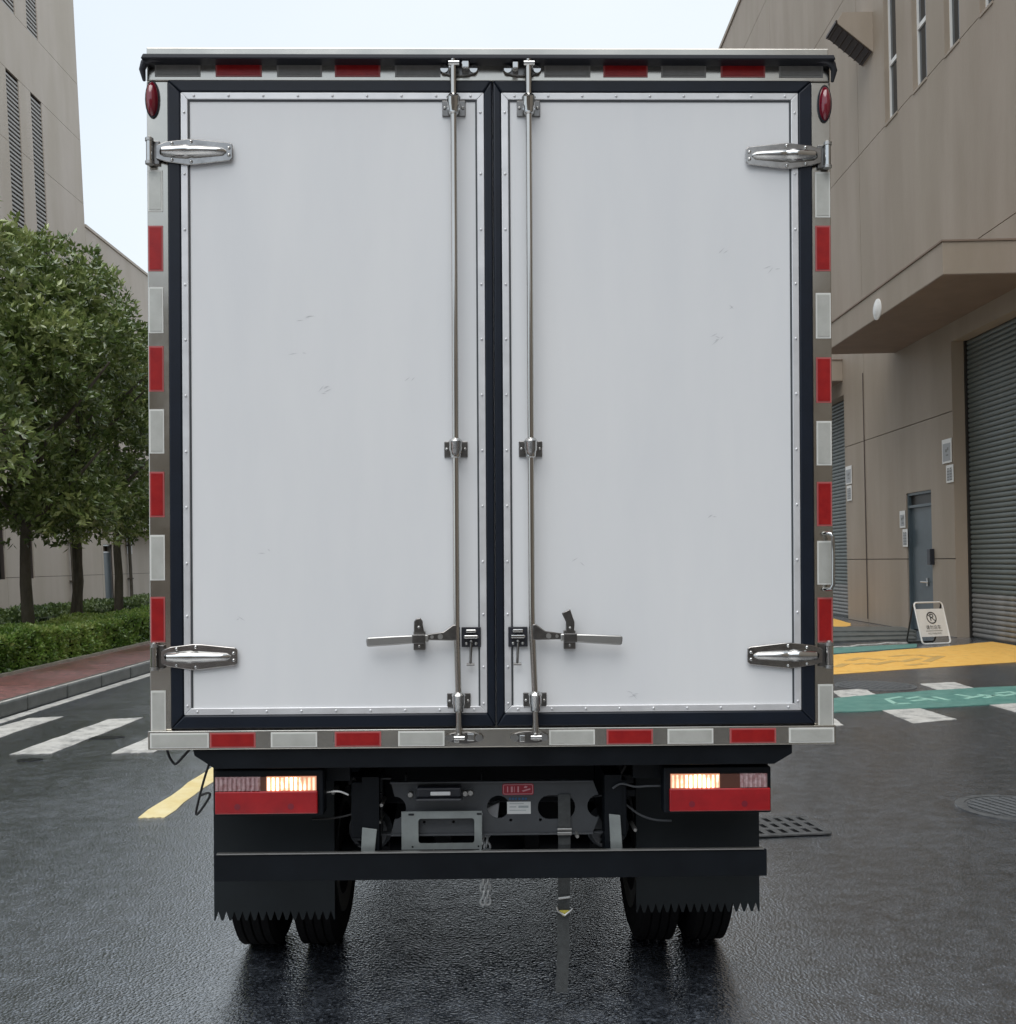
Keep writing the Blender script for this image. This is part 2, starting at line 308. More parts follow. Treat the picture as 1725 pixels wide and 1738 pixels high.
def text_mesh(txt, size, m, th=.0005):
    cu = bpy.data.curves.new('tmp', 'FONT'); cu.body = txt; cu.size = size; cu.extrude = th; cu.align_x = 'CENTER'; cu.align_y = 'CENTER'
    ob = bpy.data.objects.new('tmp', cu); COL.objects.link(ob)
    dg = bpy.context.evaluated_depsgraph_get(); me = bpy.data.meshes.new_from_object(ob.evaluated_get(dg)); bpy.data.objects.remove(ob)
    me.transform(Matrix.Rotation(math.pi/2, 4, 'X')); me.materials.clear(); me.materials.append(m); return me
def circ(cx, cz, r, n=24, a0=0, a1=2*math.pi): 
    return [(cx+r*math.cos(a0+(a1-a0)*i/n), cz+r*math.sin(a0+(a1-a0)*i/n)) for i in range(n)]
def rrect(x0, x1, z0, z1, r, n=5):
    pts = []
    for cx_, cz_, a in ((x1-r, z0+r, -90), (x1-r, z1-r, 0), (x0+r, z1-r, 90), (x0+r, z0+r, 180)):
        for i in range(n+1):
            t = math.radians(a+90*i/n); pts.append((cx_+r*math.cos(t), cz_+r*math.sin(t)))
    return pts

# ============================================================ GROUND
road = MB().add([(-250,-150,0),(250,-150,0),(250,420,0),(-250,420,0)], [(0,1,2,3)]).build('road', M['asphalt'], kind='structure')
def paint(name, poly, m, z=.004, parent=road, **k):
    n = len(poly); ar = sum(poly[i][0]*poly[(i+1)%n][1]-poly[(i+1)%n][0]*poly[i][1] for i in range(n))
    if ar < 0: poly = poly[::-1]
    mb = MB().prism(poly, 'z', 0, z); return mb.build(name, m, parent, **k)
def rect(x0, x1, y0, y1): return [(x0,y0),(x1,y0),(x1,y1),(x0,y1)]
def rough_quad(q, n=10, j=.012):
    pts = []
    for i in range(len(q)):
        a, b = q[i], q[(i+1)%len(q)]
        for k in range(n):
            t = k/n; e = 0 if k == 0 else j
            pts.append((a[0]+(b[0]-a[0])*t+random.uniform(-e, e), a[1]+(b[1]-a[1])*t+random.uniform(-e, e)))
    return pts
paint('yellow_lane_dash', rough_quad([(-2.335,6.3),(-2.17,6.3),(-2.165,8.3),(-2.33,8.3)]), M['paleyellow'])
paint('yellow_lane_dash', rough_quad([(-2.33,12.3),(-2.165,12.3),(-2.165,14.3),(-2.33,14.3)]), M['paleyellow'])
for x0, dy in ((-4.97,.1),(-4.1,0),(-3.25,.02)):
    paint('crossing_stripe', rough_quad([(x0-.1,8.42+dy),(x0+.24,8.46+dy),(x0+.3,10.4+dy),(x0-.02,10.3+dy)]), M['white_paint'])
paint('edge_line', rough_quad([(-5.27,-10),(-5.13,-10),(-5.06,60),(-5.20,60)], 40, .006), M['white_paint'])
for q in ([G(1562,1161),G(1620,1158),G(1655,1169),G(1595,1173)], [G(1495,1205),G(1560,1202),G(1624,1221),G(1550,1228)],
          [G(1411,1173),G(1466,1169),G(1489,1180),G(1428,1184)], [G(1668,1193),G(1740,1190),G(1790,1205),G(1722,1209)],
          [G(1345,1216),G(1405,1213),G(1432,1231),G(1365,1236)]):
    paint('crossing_stripe', rough_quad(q, 8, .01), M['white_paint'])
# green band laid over the crossing
gp = [G(1300,1216),G(1411,1210),G(1500,1206),G(1725,1194),(9.0,12.35),(9.0,13.6),G(1725,1165),G(1590,1172),G(1480,1180),G(1411,1187),G(1300,1194)]
green = paint('green_lane_band', rough_quad(gp, 5, .02), M['green_paint'], z=.008)
mb = MB()                                    # worn pale lettering strokes on the green band
def stroke(mb, a, b, w, z0, z1):
    a = Vector(a); b = Vector(b); d = (b-a).normalized(); n = Vector((-d.y, d.x))*w/2
    mb.prism([tuple(a-n), tuple(b-n), tuple(b+n), tuple(a+n)], 'z', z0, z1)
gl = [(1505,1188,1530,1184),(1505,1188,1520,1196),(1520,1196,1545,1195),(1540,1187,1560,1184),(1548,1191,1572,1189),(1562,1186,1590,1190),(1585,1184,1610,1190),
      (1622,1180,1650,1184),(1640,1187,1668,1182),(1660,1180,1690,1183),(1672,1186,1700,1180),(1690,1178,1712,1176),(1700,1183,1724,1179),(1712,1175,1735,1181)]
for a,b,c,d in gl: stroke(mb, G(a,b), G(c,d), .06, .008, .012)
mb.build('faded_lettering', M['pale_green'], road)
# yellow apron in front of the shutters
paint('yellow_apron', rough_quad([(3.6,13.5),G(1411,1145),G(1725,1124),(9.3,16.1),(9.3,19.25),G(1655,1092),G(1600,1098),G(1500,1105),G(1411,1112),(3.6,15.6)], 6, .03), M['yellow'])
paint('yellow_apron', rough_quad([G(1380,1046),G(1411,1049),G(1444,1058),G(1444,1062),G(1411,1067),G(1380,1070)], 4, .03), M['yellow'])
mb = MB()
for a,b,c,d in [(1440,1122,1462,1117),(1448,1128,1480,1126),(1470,1118,1500,1121),(1482,1129,1520,1122),(1512,1115,1545,1112),(1530,1124,1560,1118),(1555,1112,1585,1116),(1572,1124,1598,1114),(1420,1133,1436,1127),(1540,1130,1570,1127)]:
    stroke(mb, G(a,b), G(c,d), .13, .004, .008)
mb.build('worn_ground_lettering', M['dark_paint'], road)
# white worn line and dark green strip beside the steps
pts = [G(1395+i*16, 1101-i*1.15+random.uniform(-1.6,1.6)) for i in range(11)]
mb = MB()
for a, b in zip(pts, pts[1:]): stroke(mb, a, b, .09, .0, .012)
mb.build('worn_white_line', M['white_paint'], road)
paint('green_gutter_strip', rough_quad([G(1380,1107),G(1411,1110),G(1556,1099),G(1556,1093),G(1411,1100),G(1380,1099)], 4, .02), M['green_paint'], z=.006)

# footpath, kerb, planting bed on the left
MB().box(-6.52,-5.42,-40,120,0,.15).build('footpath', M['redpath'], kind='structure')
kerb = MB().box(-5.44,-5.31,-40,120,-.02,.10).build('kerb', M['kerb'], kind='structure')
ks = MB().box(-.075,.075,0,.985,0,.155).mesh('kerb_stone', M['kerb'])
for i in range(34):
    o = link('kerb_stone', ks, kerb, .015, (-5.355+random.uniform(-.004,.004), 3+i, random.uniform(-.003,.003)))
MB().box(-5.43,-5.28,37,120,0,.155).box(-5.43,-5.28,-40,3,0,.155).build('kerb_run', M['kerb'], kerb)
MB().box(-6.60,-6.521,-40,120,0,.185).build('path_edging', M['edging'], kind='structure')
MB().box(-16.9,-6.601,-40,120,0,.12).build('planting_bed', M['soil'], kind='structure')

MB().box(-5.345,-5.296,-40,120,.140,.1585).build('kerb_edge_glint', M['white_paint'], kerb)  # white strip stands in for the bright glint of the wet kerb edge
# dark repair patches
M['tar'] = mat('tar_patch', (.012, .013, .015), .3, var=.3, vscale=20, bump=.003, bscale=60)
def blob(cx_, cy_, rx, ry, n=22): return [(cx_+rx*math.cos(2*math.pi*i/n)*random.uniform(.8,1.15), cy_+ry*math.sin(2*math.pi*i/n)*random.uniform(.75,1.2)) for i in range(n)]
for (px, py, rx, ry) in ((178,1252,.17,.10),(50,1290,.10,.07),(42,1231,.07,.05)):
    c0 = G(px,py); paint('tar_patch', blob(c0[0],c0[1],rx,ry), M['tar'], z=.003)
# ------------------------------------------------------------ covers and grate in the road
def cover(loc, r, label, rz):
    e = empty('manhole_cover', (*loc, 0), label, 'manhole cover', rot=(0,0,rz))
    MB().lathe([(r+.07,0),(r+.07,.007),(r+.015,.009),(r+.015,.003)], (0,0,0), seg=40).build('cover_frame', M['iron'], e)
    MB().lathe([(r,0),(r,.008)], (0,0,0), seg=40).build('lid', M['iron'], e)
    rb = MB().box(-.5,.5,-.5,.5,0,.006).mesh('lid_rib', M['iron'])
    n = 9
    for i in range(n):
        x = -r+r*2*(i+.5)/n; h = math.sqrt(r*r-x*x)*.9
        o = link('lid_rib', rb, e, 0, (x,0,.008)); o.scale = (r*.11, h*2, 1)
    return e
cover(G(1722,1372), .28, 'round ribbed iron manhole cover in wet asphalt cut by the right edge of the picture', .35)
cover(G(1486,1164), .42, 'round iron manhole cover between the green band and the yellow apron', .2)
gr = empty('drain_grate', (1.545,5.98,0), 'slotted iron drain grate set in wet asphalt behind the right mud flap', 'drain grate', rot=(0,0,.12))
MB().box(-.30,.30,-.19,.19,.001,.004).build('drain_shade_sheet', M['gap'], gr)  # flat black sheet, painted shade of the pit below the slots
fr = MB()
slots = []
for row in range(3):
    for c in range(8):
        x = -.25+c*.072; y = -.125+row*.125; slots.append([(x-.014,y-.040),(x+.018,y-.040),(x+.012,y+.040),(x-.020,y+.040)])
gm = holes_mesh('grate', rrect(-.31,.31,-.205,.205,.02), slots, .008, M['iron']); gm.transform(Matrix.Rotation(-math.pi/2,4,'X'))
link('grate', gm, gr, 0, (0,0,.010))

# ============================================================ TRUCK
truck = empty('box_truck', (TX,TD,0), 'white box truck seen from behind with chrome door bolts and lit rear lamps', 'truck', rot=(0,0,TH))
X0, X1, Z0, Z1 = -1.165, 1.182, .968, 3.33
def P(name, mb, m, parent=truck, bevel=0, smooth=False, **k): return mb.build(name, m, parent, bevel, smooth, **k)
P('cargo_box', MB().box(X0+.006,X1-.006,.03,4.15,Z0+.02,Z1+.005), M['body'], bevel=.01)
# rear frame, four members butted end to end
FL, FR = -1.09, 1.113
frame = P('corner_post', MB().box(X0,FL,-.004,.05,Z0+.063,3.247), M['stain'], bevel=.004)
frame_r = P('corner_post', MB().box(FR,X1,-.004,.05,Z0+.063,3.247), M['stain'], bevel=.004)
hdr = P('header_rail', MB().box(X0,X1,-.004,.05,3.2475,3.33), M['stain'], bevel=.004)
sill = P('sill_rail', MB().box(X0-.004,X1+.002,-.016,.05,Z0-.003,Z0+.0625), M['stain'], bevel=.003)
# roof edge and gutter
P('roof_edge', MB().box(X0+.015,X1-.02,-.045,.06,3.3165,3.341), M['stain'], bevel=.003)
g = MB().prism([(X0-.002,3.3005),(X1+.002,3.3005),(X1-.004,3.316),(X0+.006,3.316)], 'y', -.055, .03)
for sx, e in ((-1,X0),(1,X1)):
    pts = [(e-sx*.06,-.030,3.309),(e-sx*.022,-.030,3.306),(e-sx*.002,-.028,3.296),(e+sx*.006,-.024,3.276),(e+sx*.002,-.016,3.240)]
    g.tube(pts, [.009,.012,.013,.011,.005], 12)
P('rain_gutter', g, M['gutter'], smooth=True, bevel=.003)
# reflective tape pieces
def tape(px0, px1, py0, py1, kind, parent, rail=None):
    (xa, za), (xb, zb) = T(px0, py1), T(px1, py0)
    if rail: za, zb = rail if rail[0] is not None else (za, zb)
    tint = M['tape_r'] if kind == 'r' else M['tape_w']; ed = M['tape_re'] if kind == 'r' else M['tape_we']
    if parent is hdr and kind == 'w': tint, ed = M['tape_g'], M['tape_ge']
    yf = -.016 if parent is sill else -.004
    me = MB().box(xa,xb,yf-.0022,yf,za,zb,1).box(xa+.006,xb-.006,yf-.0036,yf-.0022,za+.005,zb-.005,0)
    me.build('reflector', [tint, ed], parent, label='red reflective tape' if kind == 'r' else 'white reflective tape')
for a, b, k in ((264,341,'w'),(367,445,'r'),(471,547,'w'),(569,646,'r'),(671,748,'w'),(924,1002,'w'),(1024,1099,'r'),(1122,1198,'w'),(1223,1298,'r'),(1322,1396,'w')):
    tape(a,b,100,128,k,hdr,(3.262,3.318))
for a, b, k in ((258,357,'w'),(359,436,'r'),(462,540,'w'),(570,648,'r'),(677,755,'w'),(932,1009,'w'),(1029,1107,'r'),(1132,1209,'w'),(1237,1315,'r'),(1337,1413,'w')):
    tape(a,b,1245,1270,k,sill,(.972,1.023))
def vt(y0, y1, k, side):
    z1 = T(260,y0)[1] if side < 0 else T(1400,y0)[1]; z0 = T(260,y1)[1] if side < 0 else T(1400,y1)[1]
    xa, xb = (X0+.004,X0+.054) if side < 0 else (X1-.056,X1-.004)
    tint = M['tape_r'] if k == 'r' else M['tape_w']; ed = M['tape_re'] if k == 'r' else M['tape_we']
    MB().box(xa,xb,-.0062,-.004,z0,z1,1).box(xa+.005,xb-.005,-.0076,-.0062,z0+.006,z1-.006,0).build('reflector', [tint, ed], frame if side < 0 else frame_r, label='red reflective tape' if k == 'r' else 'white reflective tape')
for a, b, k in ((290,360,'w'),(384,461,'r'),(488,566,'w'),(588,665,'r'),(695,770,'w'),(801,878,'r'),(908,985,'w'),(1013,1090,'r'),(1172,1247,'w')): vt(a,b,k,-1)
for a, b, k in ((293,370,'w'),(384,461,'r'),(498,575,'w'),(607,684,'r'),(715,790,'w'),(818,893,'r'),(918,992,'w'),(1014,1090,'r'),(1161,1235,'w')): vt(a,b,k,1)
# corner marker lamps
for x, z in ((X0+.022, 3.183),(X1-.022, 3.17)):
    m_ = MB().dome((x,-.006,z), .0215, .028, .060, 16, 10)
    P('marker_lamp', m_, M['markr'], smooth=True)
    MB().prism([(x+.0245*math.cos(t*math.pi/12), z+.064*math.sin(t*math.pi/12)) for t in range(24)], 'y', -.010, -.004).build('marker_lamp_base', M['rubber'], truck)
# doors
def door(xa, xb, side):
    """xa, xb: outer edges of the seal; parts sit 2-6 mm in front of the frame"""
    e = P('rear_door', MB().box(xa+.045,xb-.045 if side>0 else xb-.026,-.010,.03,1.083,3.202) if False else
          MB().box(xa+(.045 if side<0 else .028), xb-(.028 if side<0 else .048), -.010, .03, 1.083, 3.203), M['panel'])
    il = xa+(.045 if side<0 else .028); ir = xb-(.028 if side<0 else .048)      # trim outer edges
    def bar(name, q, y0, y1, m, bev): return MB().prism(q, 'y', y0, y1).build(name, m, e, bev, True)
    # mitred seal
    ot, ob = 3.246, 1.036; it, ib = 3.203, 1.083
    for q in ([(xa,ot),(xb,ot),(ir,it),(il,it)], [(xa,ob),(xb,ob),(ir,ib),(il,ib)], [(xa,ot),(il,it),(il,ib),(xa,ob)], [(xb,ot),(ir,it),(ir,ib),(xb,ob)]):
        bar('door_seal', q, -.018, .02, M['rubber'], .006)
    w = .0235; jt, jb = it-w, ib+w; jl, jr = il+w, ir-w
    for q in ([(il,it),(ir,it),(jr,jt),(jl,jt)], [(il,ib),(ir,ib),(jr,jb),(jl,jb)], [(il,it),(jl,jt),(jl,jb),(il,ib)], [(ir,it),(jr,jt),(jr,jb),(ir,ib)]):
        bar('edge_trim', q, -.0165, -.0095, M['alu'], .002)
    # inner lip of trim (dark sealant line)
    s = .006
    for q in ([(jl,jt),(jr,jt),(jr,jt-s),(jl,jt-s)], [(jl,jt-s),(jl+s,jt-s),(jl+s,jb),(jl,jb)], [(jr,jt-s),(jr-s,jt-s),(jr-s,jb),(jr,jb)]):
        MB().prism(q, 'y', -.0118, -.0095).build('sealant_bead', M['greyp'], e)
    rv = MB()
    zs = [3.12]+[2.93-.1877*i for i in range(10)]
    for z in [3.135,2.925,2.735,2.548,2.36,2.17,1.98,1.79,1.60,1.42,1.24,1.115]:
        for x in (il+w*.5, ir-w*.5): rv.dome((x,-.0165,z), .0048, .004, .0048, 8, 5)
    n = 9
    for i in range(n):
        x = il+.045+(ir-il-.09)*i/(n-1)
        for z in (it-w*.5, ib+w*.5): rv.dome((x,-.0165,z), .0048, .004, .0048, 8, 5)
    rv.build('rivets', M['alu'], e, smooth=True, kind='stuff')
    return e
dl = door(-1.09, .014, -1); dr = door(.018, 1.113, 1)
# faint scuffs on the doors
def scuff(cx_, cz_, d, n=4):
    mb = MB()
    for i in range(n):
        x = cx_+random.uniform(-.02,.02); z = cz_+random.uniform(-.015,.015); a = random.uniform(-.9,.9); l_ = random.uniform(.006,.017); w_ = .0011
        dx, dz = math.cos(a)*l_, math.sin(a)*l_; nx, nz_ = -math.sin(a)*w_, math.cos(a)*w_
        mb.prism([(x-dx,z-dz),(x+nx*1.5,z+nz_*1.5),(x+dx,z+dz),(x-nx,z-nz_)], 'y', -.0104, -.0098)
    mb.build('scuff_marks', M['scuff'], d)
for px, py, d in ((519,538,dl),(508,600,dl),(556,663,dl),(450,940,dl),(415,1053,dl),(1222,424,dr),(1310,462,dr),(1218,576,dr),(980,955,dr),(1210,880,dr),(1240,520,dr),(1075,1175,dr),(700,640,dl)):
    scuff(*T(px,py), d, random.choice((2,3,5)))
# hinges
def hinge(xk, z, s, d):
    """knuckle at xk on the frame, strap pointing inwards (s=+1 to the right)"""
    root = MB()
    pl = [(xk+s*.02,z+.022),(xk+s*.055,z+.035),(xk+s*.13,z+.044),(xk+s*.16,z+.043),(xk+s*.272,z+.031),(xk+s*.280,z+.024),(xk+s*.280,z-.022),(xk+s*.272,z-.030),(xk+s*.16,z-.043),(xk+s*.13,z-.045),(xk+s*.055,z-.034),(xk+s*.02,z-.024)]
    root.prism(pl, 'y', -.024, -.0185)
    h = root.build('hinge', M['hplate'], truck, .0025, True)
    # raised ridge
    secs = [(.035,.010,.006),(.045,.016,.018),(.10,.021,.025),(.125,.0225,.026),(.135,.019,.022),(.15,.0205,.024),(.20,.0165,.021),(.245,.013,.016),(.26,.004,.003)]
    mb = MB(); vs = []; k = 9
    for x, hw, hh in secs:
        for i in range(k):
            a = math.pi*i/(k-1); vs.append((xk+s*x, -.024-hh*math.sin(a), z+hw*math.cos(a)))
    fs = [(i*k+j, (i+1)*k+j, (i+1)*k+j+1, i*k+j+1) for i in range(len(secs)-1) for j in range(k-1)]
    fs += [tuple(range(k)), tuple(range((len(secs)-1)*k, len(secs)*k))]
    mb.add(vs, fs).build('hinge_ridge', M['chrome'], h, smooth=True)
    b = MB()
    for x, dz in ((.14,.034),(.14,-.034),(.268,.012),(.268,-.012),(.075,.028),(.075,-.028)): b.dome((xk+s*x,-.025,z+dz), .006,.005,.006, 8, 5)
    b.build('hinge_bolts', M['chrome'], h, smooth=True, kind='stuff')
    kn = MB().box(min(xk-.012*s,xk+s*.03),max(xk-.012*s,xk+s*.03),-.016,-.0045,z-.04,z+.04)
    kn.build('hinge_plate', M['chromed'], h, .002)
    MB().tube([(xk,-.026,z-.034),(xk,-.026,z+.034)], .011, 14).build('hinge_knuckle', M['chrome'], h, smooth=True)
    MB().tube([(xk,-.026,z-.044),(xk,-.026,z-.034)], .014, 14).build('pin_collar', M['steelm'], h, smooth=True)
    MB().tube([(xk,-.026,z+.034),(xk,-.026,z+.044)], .014, 14).build('pin_collar', M['steelm'], h, smooth=True)
    MB().dome((xk,-.026,z+.046),.009,.009,.006,8,5).build('hinge_pin', M['steelm'], h, smooth=True)
hinge(-1.148, 2.998, 1, dl); hinge(-1.142, 1.282, 1, dl); hinge(1.163, 2.985, -1, dr); hinge(1.158, 1.272, -1, dr)
# lock rods with guides, keepers and handles
def lock(x0, x1, s):
    """s=-1: handle points left"""
    top, bot = 3.283, 1.000
    rod = MB().tube([(x0,-.045,top),(x0,-.045,1.45),(x0+(x1-x0)*.1,-.047,1.36),(x1,-.045,1.13),(x1+.001,-.045,bot)], .0108, 16).build('lock_rod', M['rodm'], truck, smooth=True)
    for x, z in ((x0,3.150),(x0,1.985),(x1,1.125)):
        g_ = MB().box(x-.040,x+.040,-.0165,-.0105,z-.028,z+.026); gg = g_.build('rod_guide', M['chromed'], rod, .002)
        MB().lathe([(.013,-.034),(.017,-.03),(.018,-.014),(.0215,-.006),(.0215,.018),(.024,.023),(.018,.031),(.013,.034)], (x,-.045,z), seg=18).box(x-.020,x+.020,-.045,-.0165,z-.018,z+.018).build('guide_barrel', M['chrome'], rod, smooth=True)
        MB().dome((x-.031,-.018,z),.0055,.005,.0055,8,5).dome((x+.031,-.018,z),.0055,.005,.0055,8,5).build('guide_bolts', M['steelm'], rod, smooth=True, kind='stuff')
    for x, z, y in ((x0,3.283,-.004),(x1,1.000,-.0165)):
        cxk = x+ (.018 if s<0 else -.02)
        pl = [(cxk+.066*math.cos(t*math.pi/12), z+.021*math.sin(t*math.pi/12)) for t in range(24)]
        kp = MB().prism(pl, 'y', y-.010, y).build('cam_keeper', M['chromed'], truck, .002, True)
        for dx in (-.050,.050):
            MB().lathe([(.006,-.002),(.013,-.002),(.013,.005),(.006,.005)], (cxk+dx,y-.014,z), 'y', 16).build('keeper_bolt', M['chrome'], kp, smooth=True)
        MB().box(cxk+.010,cxk+.036,-.045,y-.010,z-.008,z+.018).build('keeper_jaw', M['chrome'], kp, .003)
        MB().box(cxk-.034,cxk-.014,-.05,y-.010,z-.012,z+.012).build('keeper_jaw', M['chrome'], kp, .003)
        MB().tube([(x-.016,-.05,z+.004),(x+.02,-.05,z+.004)], .009, 10).dome((x,-.05,z+.015),.009,.009,.006,8,5).build('rod_cam', M['chrome'], kp, smooth=True)
    # handle assembly around z=1.35
    xr = x0+(x1-x0)*.1; zc = 1.352
    lug = [(xr+s*.000,zc+.035),(xr+s*.012,zc+.036),(xr+s*.045,zc+.012),(xr+s*.10,zc+.004),(xr+s*.10,zc-.016),(xr+s*.02,zc-.018),(xr,zc-.018)]
    hd = MB().prism(lug, 'y', -.058, -.046).build('door_handle', M['chromed'], truck, .003, True)
    z1h = zc-.012
    bar = [(xr+s*.095,z1h+.015),(xr+s*.20,z1h+.012),(xr+s*.30,z1h+.007),(xr+s*.306,z1h+.001),(xr+s*.303,z1h-.023),(xr+s*.295,z1h-.025),(xr+s*.20,z1h-.019),(xr+s*.095,z1h-.010)]
    MB().prism(bar, 'y', -.062, -.052).build('handle_grip', M['steelm'], hd, .004, True)
    MB().tube([(xr+s*.055,-.066,zc-.004),(xr+s*.055,-.045,zc-.004)], .009, 12).tube([(xr+s*.083,-.064,zc-.005),(xr+s*.083,-.045,zc-.005)], .006, 12).build('handle_rivets', M['steelm'], hd, smooth=True, kind='stuff')
    xm = xr+s*.128
    MB().box(xm-.020,xm+.020,-.030,-.0105,zc-.052,zc+.012).box(xm-.022,xm+.022,-.070,-.062,zc-.026,zc+.004).build('handle_retainer', M['chromed'], hd, .002)
    if s < 0: hp = [(xm-.018,zc+.006),(xm+.018,zc+.006),(xm+.013,zc+.03),(xm+.012,zc+.048),(xm+.004,zc+.058),(xm-.010,zc+.056),(xm-.018,zc+.046)]
    else: hp = [(xm-.014,zc+.002),(xm+.014,zc+.002),(xm+.016,zc+.04),(xm+.001,zc+.086),(xm-.028,zc+.072),(xm-.014,zc+.042)]
    MB().prism(hp, 'y', -.050 if s > 0 else -.036, -.0305 if s < 0 else -.042).build('retainer_flap', M['chromed'], hd, .003, True)
    MB().dome((xm,-.052,zc+.028 if s < 0 else zc+.022),.005,.005,.005,8,5).dome((xm,-.033,zc-.038),.005,.005,.005,8,5).build('retainer_bolts', M['steelm'], hd, smooth=True, kind='stuff')
    # latch block with T pin between rod and seal
    xc = xr - s*.048; zb = zc-.009
    lt = MB().box(xc-.033,xc+.033,-.024,-.0175,zb-.034,zb+.034).build('latch_block', M['gutter'], truck, .002)
    MB().box(xc-.024,xc+.024,-.042,-.024,zb-.004,zb+.008).box(xc-.018,xc+.018,-.04,-.024,zb+.016,zb+.027).build('latch_tongue', M['chrome'], lt, .003)
    MB().dome((xc-.016,-.024,zb-.022),.006,.005,.006,8,5).dome((xc+.016,-.024,zb-.022),.006,.005,.006,8,5).dome((xc,-.028,zb-.014),.006,.006,.006,8,5).build('latch_bolts', M['steelm'], lt, smooth=True, kind='stuff')
    MB().tube([(xc,-.03,zb-.02),(xc-.003,-.034,zb-.09)], .0045, 8).tube([(xc-.016,-.034,zb-.092),(xc+.011,-.034,zb-.092)], .0045, 8).build('latch_pin', M['chromed'], lt, smooth=True)
lock(-.116, -.111, -1); lock(.139, .149, 1)
# grab handle on the right post
gh = MB().tube([(X1-.035,-.006,1.690),(X1-.030,-.03,1.690),(X1-.020,-.040,1.688),(X1-.013,-.041,1.675),(X1-.012,-.041,1.60),(X1-.013,-.041,1.515),(X1-.020,-.040,1.50),(X1-.030,-.03,1.498),(X1-.035,-.006,1.498)], .0065, 10)
P('grab_handle', gh, M['chrome'], smooth=True)

# underframe
zt = Z0-.004
(xa,za),(xb,zb) = T(330,1273,.02),T(1342,1264,.02)
P('rear_crossmember', MB().prism([(xa,zt),(xb,zt),(xb,zt-.032),(xb-.062,zt-.068),(xa+.075,zt-.068),(xa+.006,zt-.022)], 'y', .0, .12), M['blackp'], bevel=.003)
for a_ in (-.50,.41): P('chassis_rail', MB().box(a_,a_+.07,.12,6.0,.62,.82), M['blackp'], bevel=.005)
for a_ in (.55,1.6): P('crossmember', MB().box(-.43,.41,a_,a_+.07,.64,.84), M['blackp'], bevel=.005)
P('added_fuel_tank', MB().box(.5,1.05,1.75,2.9,.34,.82), M['blackp'], bevel=.05)  # unseen tank, box, spare wheel and axle beam added to block light underneath
P('added_tool_box', MB().box(-1.08,-.52,1.6,2.7,.34,.84), M['blackp'], bevel=.02)
P('added_spare_wheel', MB().lathe([(.1,-.1),(.36,-.1),(.385,-.06),(.385,.06),(.36,.1),(.1,.1)], (-.01,1.75,.47), 'z', 32), M['blackp'], smooth=True)
P('light_block_panel', MB().box(-.55,.53,1.25,1.27,.20,.86), M['blackp'])  # unseen black panel, added to darken the gap and road under the truck
P('added_axle_beam', MB().box(-.8,.8,4.68,4.82,.30,.42), M['blackp'])
for a_ in (.45,1.2,2.0,2.9): P('floor_bearer', MB().box(-1.1,1.1,a_,a_+.1,.85,.95), M['blackp'])
P('floor_frame', MB().box(-1.12,1.12,.13,4.1,.95,.985), M['blackp'])
# drop plates behind lamps carrying flaps
def lamp(px0, px1, py0, py1, s):
    y = .03; (xa,za),(xb,zb) = T(px0,py1,y),T(px1,py0,y)
    hs = P('tail_lamp', MB().box(xa,xb,y,y+.07,za,zb), M['blackp'], bevel=.006)
    # lens region
    i0, i1 = (xa+.006, xb-.018) if s < 0 else (xa+.018, xb-.006)
    zt_, zm, zl = zb-.022, zb-.070, za+.010
    MB().box(i0,i1,y-.016,y,zl,zm-.001).build('red_lens', M['lens_r'], hs, .004)
    wl = i1-i0
    for fx in (.22,.74): MB().prism(circ(i0+wl*fx, zl+.026, .011, 14), 'y', y-.0165, y-.016).build('lens_reflector', M['markr'], hs)
    if s < 0: seg = [('lens_c',0,.44),('lens_a',.44,.50),('lit',.50,.985)]
    else: seg = [('lit',.015,.50),('lens_a',.50,.70),('lens_c',.70,.97)]
    for nm, f0, f1 in seg:
        a, b = i0+wl*f0, i0+wl*f1
        nme = {'lens_c':'clear_lens','lens_a':'amber_lens','lit':'reversing_lens'}[nm]
        MB().box(a,b,y-.010,y,zm,zt_).build(nme, M[nm], hs)
        r_ = MB(); n = max(3,int((b-a)/.0145))
        if nm != 'lens_a':
            for i in range(n):
                c = a+(b-a)*(i+.5)/n; w_ = (b-a)/n*(.36 if nm != 'lit' else .26); tp=[]
                for k in range(7):
                    t = math.pi*k/6; tp.append((c+w_*math.cos(t), y-.010-.006*math.sin(t)))
                r_.prism(tp, 'z', zm+.002, zt_-.003)
            r_.build('lens_flutes', M['bulb' if nm == 'lit' else nm], hs, smooth=True)
    return hs
lamp(364,549,1306,1386,-1); lamp(1127,1309,1301,1381,1)
for a_ in (-.98,.5): P('lamp_bracket', MB().box(a_,a_+.48,.10,.13,.83,.90), M['blackp'])
def flap(xa, xb, y, ztop, zb, n, dx):
    pts = [(xa,ztop),(xb,ztop)]
    w = (xb-xa)/n; h = .034
    for i in range(n):
        x = xb-i*w; pts += [(x,zb),(x-w*.12,zb),(x-w*.5,zb+h),(x-w*.88,zb)]
    pts += [(xa,zb)]
    P('mud_flap', MB().prism(pts, 'y', y, y+.006), M['flap'])
flap(-1.030, -.585, .28, .86, .278, 15, 0); flap(.535, .995, .28, .86, .290, 16, 0)
